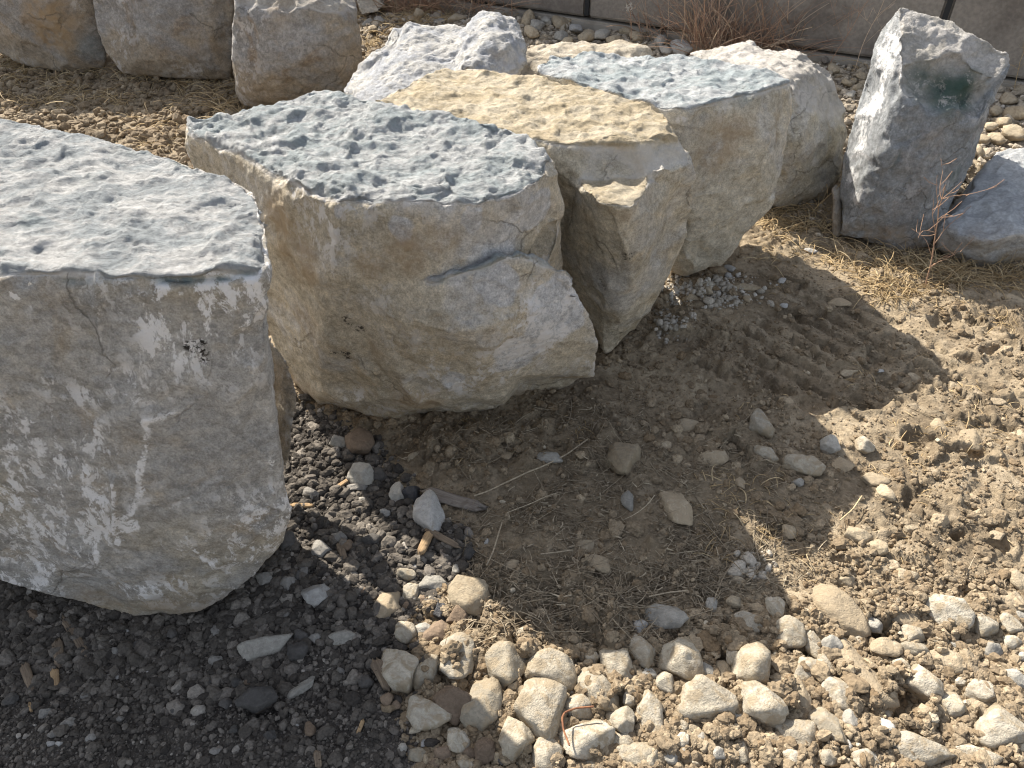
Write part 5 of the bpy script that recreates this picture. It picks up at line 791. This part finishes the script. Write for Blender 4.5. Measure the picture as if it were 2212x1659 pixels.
weed(1010, 40, .35, .2, 'small red twiggy weed above the sloping pale boulder', 9, .002, seed=16)
weed(900, 35, .3, .1, 'low red twiggy weed left of the other one above the sloping boulder', 9, .002, seed=17)
weed(2190, 200, .35, -.1, 'thin weed by the rubble at the right edge', 7, .002, 'grass', seed=18)
weed(1690, 120, .62, -.1, 'thin upright stem at the right end of the weed clump', 5, .0025, seed=12)

# ---------------------------------------------------------------- wood scraps, stalks, wire
def stick(c_, x0, y0, x1, y1, w_, thick, mat, label, seed=0, name='wood_scrap', lift=.0, taper=.8, cat='wood scrap', group='wood scraps'):
    a = ground_hit(*cr(c_, x0, y0)); b_ = ground_hit(*cr(c_, x1, y1)); L_ = (b_-a); ln = np.linalg.norm(L_[:2]); dep = project(a)[2]; wd = w_*.375*dep/PF/2; th = wd*thick
    q = np.random.RandomState(seed); nS, nR = 26, 14; V = []
    for i in range(nS):
        t = i/(nS-1); e = min(1., .35+4*t*(1-t)*(1.6))*(1-(1-taper)*t)
        for k in range(nR):
            an = 2*math.pi*k/nR; cs, sn = math.cos(an), math.sin(an); sq = 1/max(abs(cs), abs(sn))**.75
            V.append((t*ln-ln/2+q.normal(0, .0015)+(.08*ln*math.sin(an*2+seed) if i in (0, nS-1) else 0), cs*wd*e*sq*.9, sn*th*e*sq*.9))
    V = np.array(V, np.float32); N = V*np.array([0, 1, 1]); N /= np.linalg.norm(N, axis=1)[:, None]+1e-9
    V += N*(wd*.22*fbm(V*np.array([.35, 1.6, 1.6])+seed, 60, 3, seed)[:, None])+np.c_[0*V[:, 0], wd*.25*vnoise(np.c_[V[:, 0]*14+seed, 0*V[:, 0], 0*V[:, 0]]), 0*V[:, 0]]
    Fc = [[i*nR+k, i*nR+(k+1) % nR, (i+1)*nR+(k+1) % nR, (i+1)*nR+k] for i in range(nS-1) for k in range(nR)]
    me = bpy.data.meshes.new(name); me.from_pydata([tuple(v) for v in V], [], Fc+[list(range(nR))[::-1], [(nS-1)*nR+k for k in range(nR)]]); me.update()
    me.polygons.foreach_set('use_smooth', np.ones(len(me.polygons), bool))
    m_ = (a+b_)/2; o = link(name, me, M[mat], (m_[0], m_[1], m_[2]+th*.6+.004+lift), None, label, cat, group); o.rotation_euler = (q.normal(0, .1), q.normal(0, .05), math.atan2(L_[1], L_[0])); return o
stick('8', 600, 100, 935, 175, 105, .35, 'woodgrey', 'weathered grey plank piece right of the whitish egg shaped cobble', 1, lift=.008)
stick('8', 645, 325, 575, 455, 62, .6, 'woodtan', 'short split tan wood piece with orange end', 2, lift=.01)
stick('8', 620, 315, 805, 410, 48, .6, 'bark', 'longer brown stick crossing the short tan wood piece', 3, lift=.01)
stick('8', 710, 405, 742, 515, 55, .5, 'woodgrey', 'small grey brown wood piece below the crossed sticks', 4)
stick('8', 325, 1065, 395, 1230, 75, .5, 'bark', 'bark strip standing at the left end of the cobble row', 5, lift=.01)
stick('8', 252, 1388, 220, 1470, 28, .6, 'woodtan', 'small wood chip in gravel below the bark strip', 6)
stick('5', 85, 1445, 178, 1388, 36, .6, 'woodtan', 'tan wood chip under the notched grey cobble', 7)
stick('7', 1680, 152, 1808, 160, 38, .6, 'woodtan', 'light tan wood sliver at the right foot of the nearest boulder', 8)
stick('7', 372, 808, 505, 1010, 44, .5, 'bark', 'crooked grey brown root piece on the gravel lower left', 9, taper=1.2)
stick('7', 340, 935, 350, 1080, 66, .4, 'bark', 'ragged bark flake left of the crooked root', 10)
stick('7', 145, 1075, 195, 1215, 62, .5, 'bark', 'brown wood stub with pale end at lower left', 11)
stick('7', 325, 1105, 330, 1200, 52, .5, 'woodtan', 'pale wood chip between stub and crooked root', 12)
stick('7', 1828, 1570, 1838, 1665, 48, .5, 'bark', 'wood piece cut by the bottom edge in the gravel', 13)
stick('7', 175, 1290, 188, 1340, 22, .5, 'woodtan', 'tiny tan splinter at the far lower left', 14)
stick('8', 115, 375, 150, 480, 50, .5, 'bark', 'orange brown wood knot beside the pale grey stone', 15)
def stalk(pts, rad, mat, label, name, cat, group, h=.012):
    P = [ground_hit(*p) for p in pts]; o0 = P[0]; path = []
    for i in range(len(P)-1):
        for t in np.linspace(0, 1, 8, endpoint=False): path.append(P[i]*(1-t)+P[i+1]*t)
    path.append(P[-1]); path = np.array(path); k = np.ones(5)/5
    for c_ in range(3): path[2:-2, c_] = np.convolve(path[:, c_], k, 'valid')
    path[:, 2] = HBASE(path[:, :2])+h; V, Fc = tube([tuple(p-o0) for p in path], rad, 6)
    return link(name, mesh_np(name, V, Fc, True, {'tint': np.full(len(V), .75)}), M[mat], tuple(o0), None, label, cat, group)
stalk([cr('5', 890, 1505), cr('5', 1090, 1420), cr('5', 1280, 1340), cr('5', 1540, 1180)], .0022, 'straw', 'long pale stalk slanting up across the straw from the grey plank', 'grass_stalk', 'stalk', 'long stalks', .022)
stalk([cr('5', 1080, 1600), cr('5', 1220, 1545), cr('5', 1370, 1485)], .0014, 'straw', 'thin stalk below and parallel to the long slanting one', 'grass_stalk', 'stalk', 'long stalks', .02)
stalk([cr('8', 960, 520), cr('8', 1000, 440), cr('8', 1050, 270)], .0018, 'straw', 'upright pale stalk right of the blue grey pebble', 'grass_stalk', 'stalk', 'long stalks', .02)
stalk([cr('8', 1270, 455), cr('8', 1360, 445), cr('8', 1455, 432)], .0016, 'straw', 'short level stalk in the middle of the straw', 'grass_stalk', 'stalk', 'long stalks', .02)
stalk([cr('8', 1890, 700), cr('8', 2000, 675), cr('8', 2110, 665)], .0017, 'straw', 'pale stalk just above the grey oval cobble', 'grass_stalk', 'stalk', 'long stalks', .02)
stalk([cr('9', 1140, 260), cr('9', 1210, 200), cr('9', 1265, 120)], .002, 'grass', 'bright stalk crossing the right edge of the big shadow', 'grass_stalk', 'stalk', 'long stalks', .02)
stalk([cr('8', 1565, 1388), cr('8', 1470, 1395), cr('8', 1405, 1420), cr('8', 1388, 1450), cr('8', 1395, 1520), cr('8', 1430, 1610)], .0022, 'rust', 'bent rusty wire hooked over the long cobble', 'rusty_wire', 'wire', None, .062)
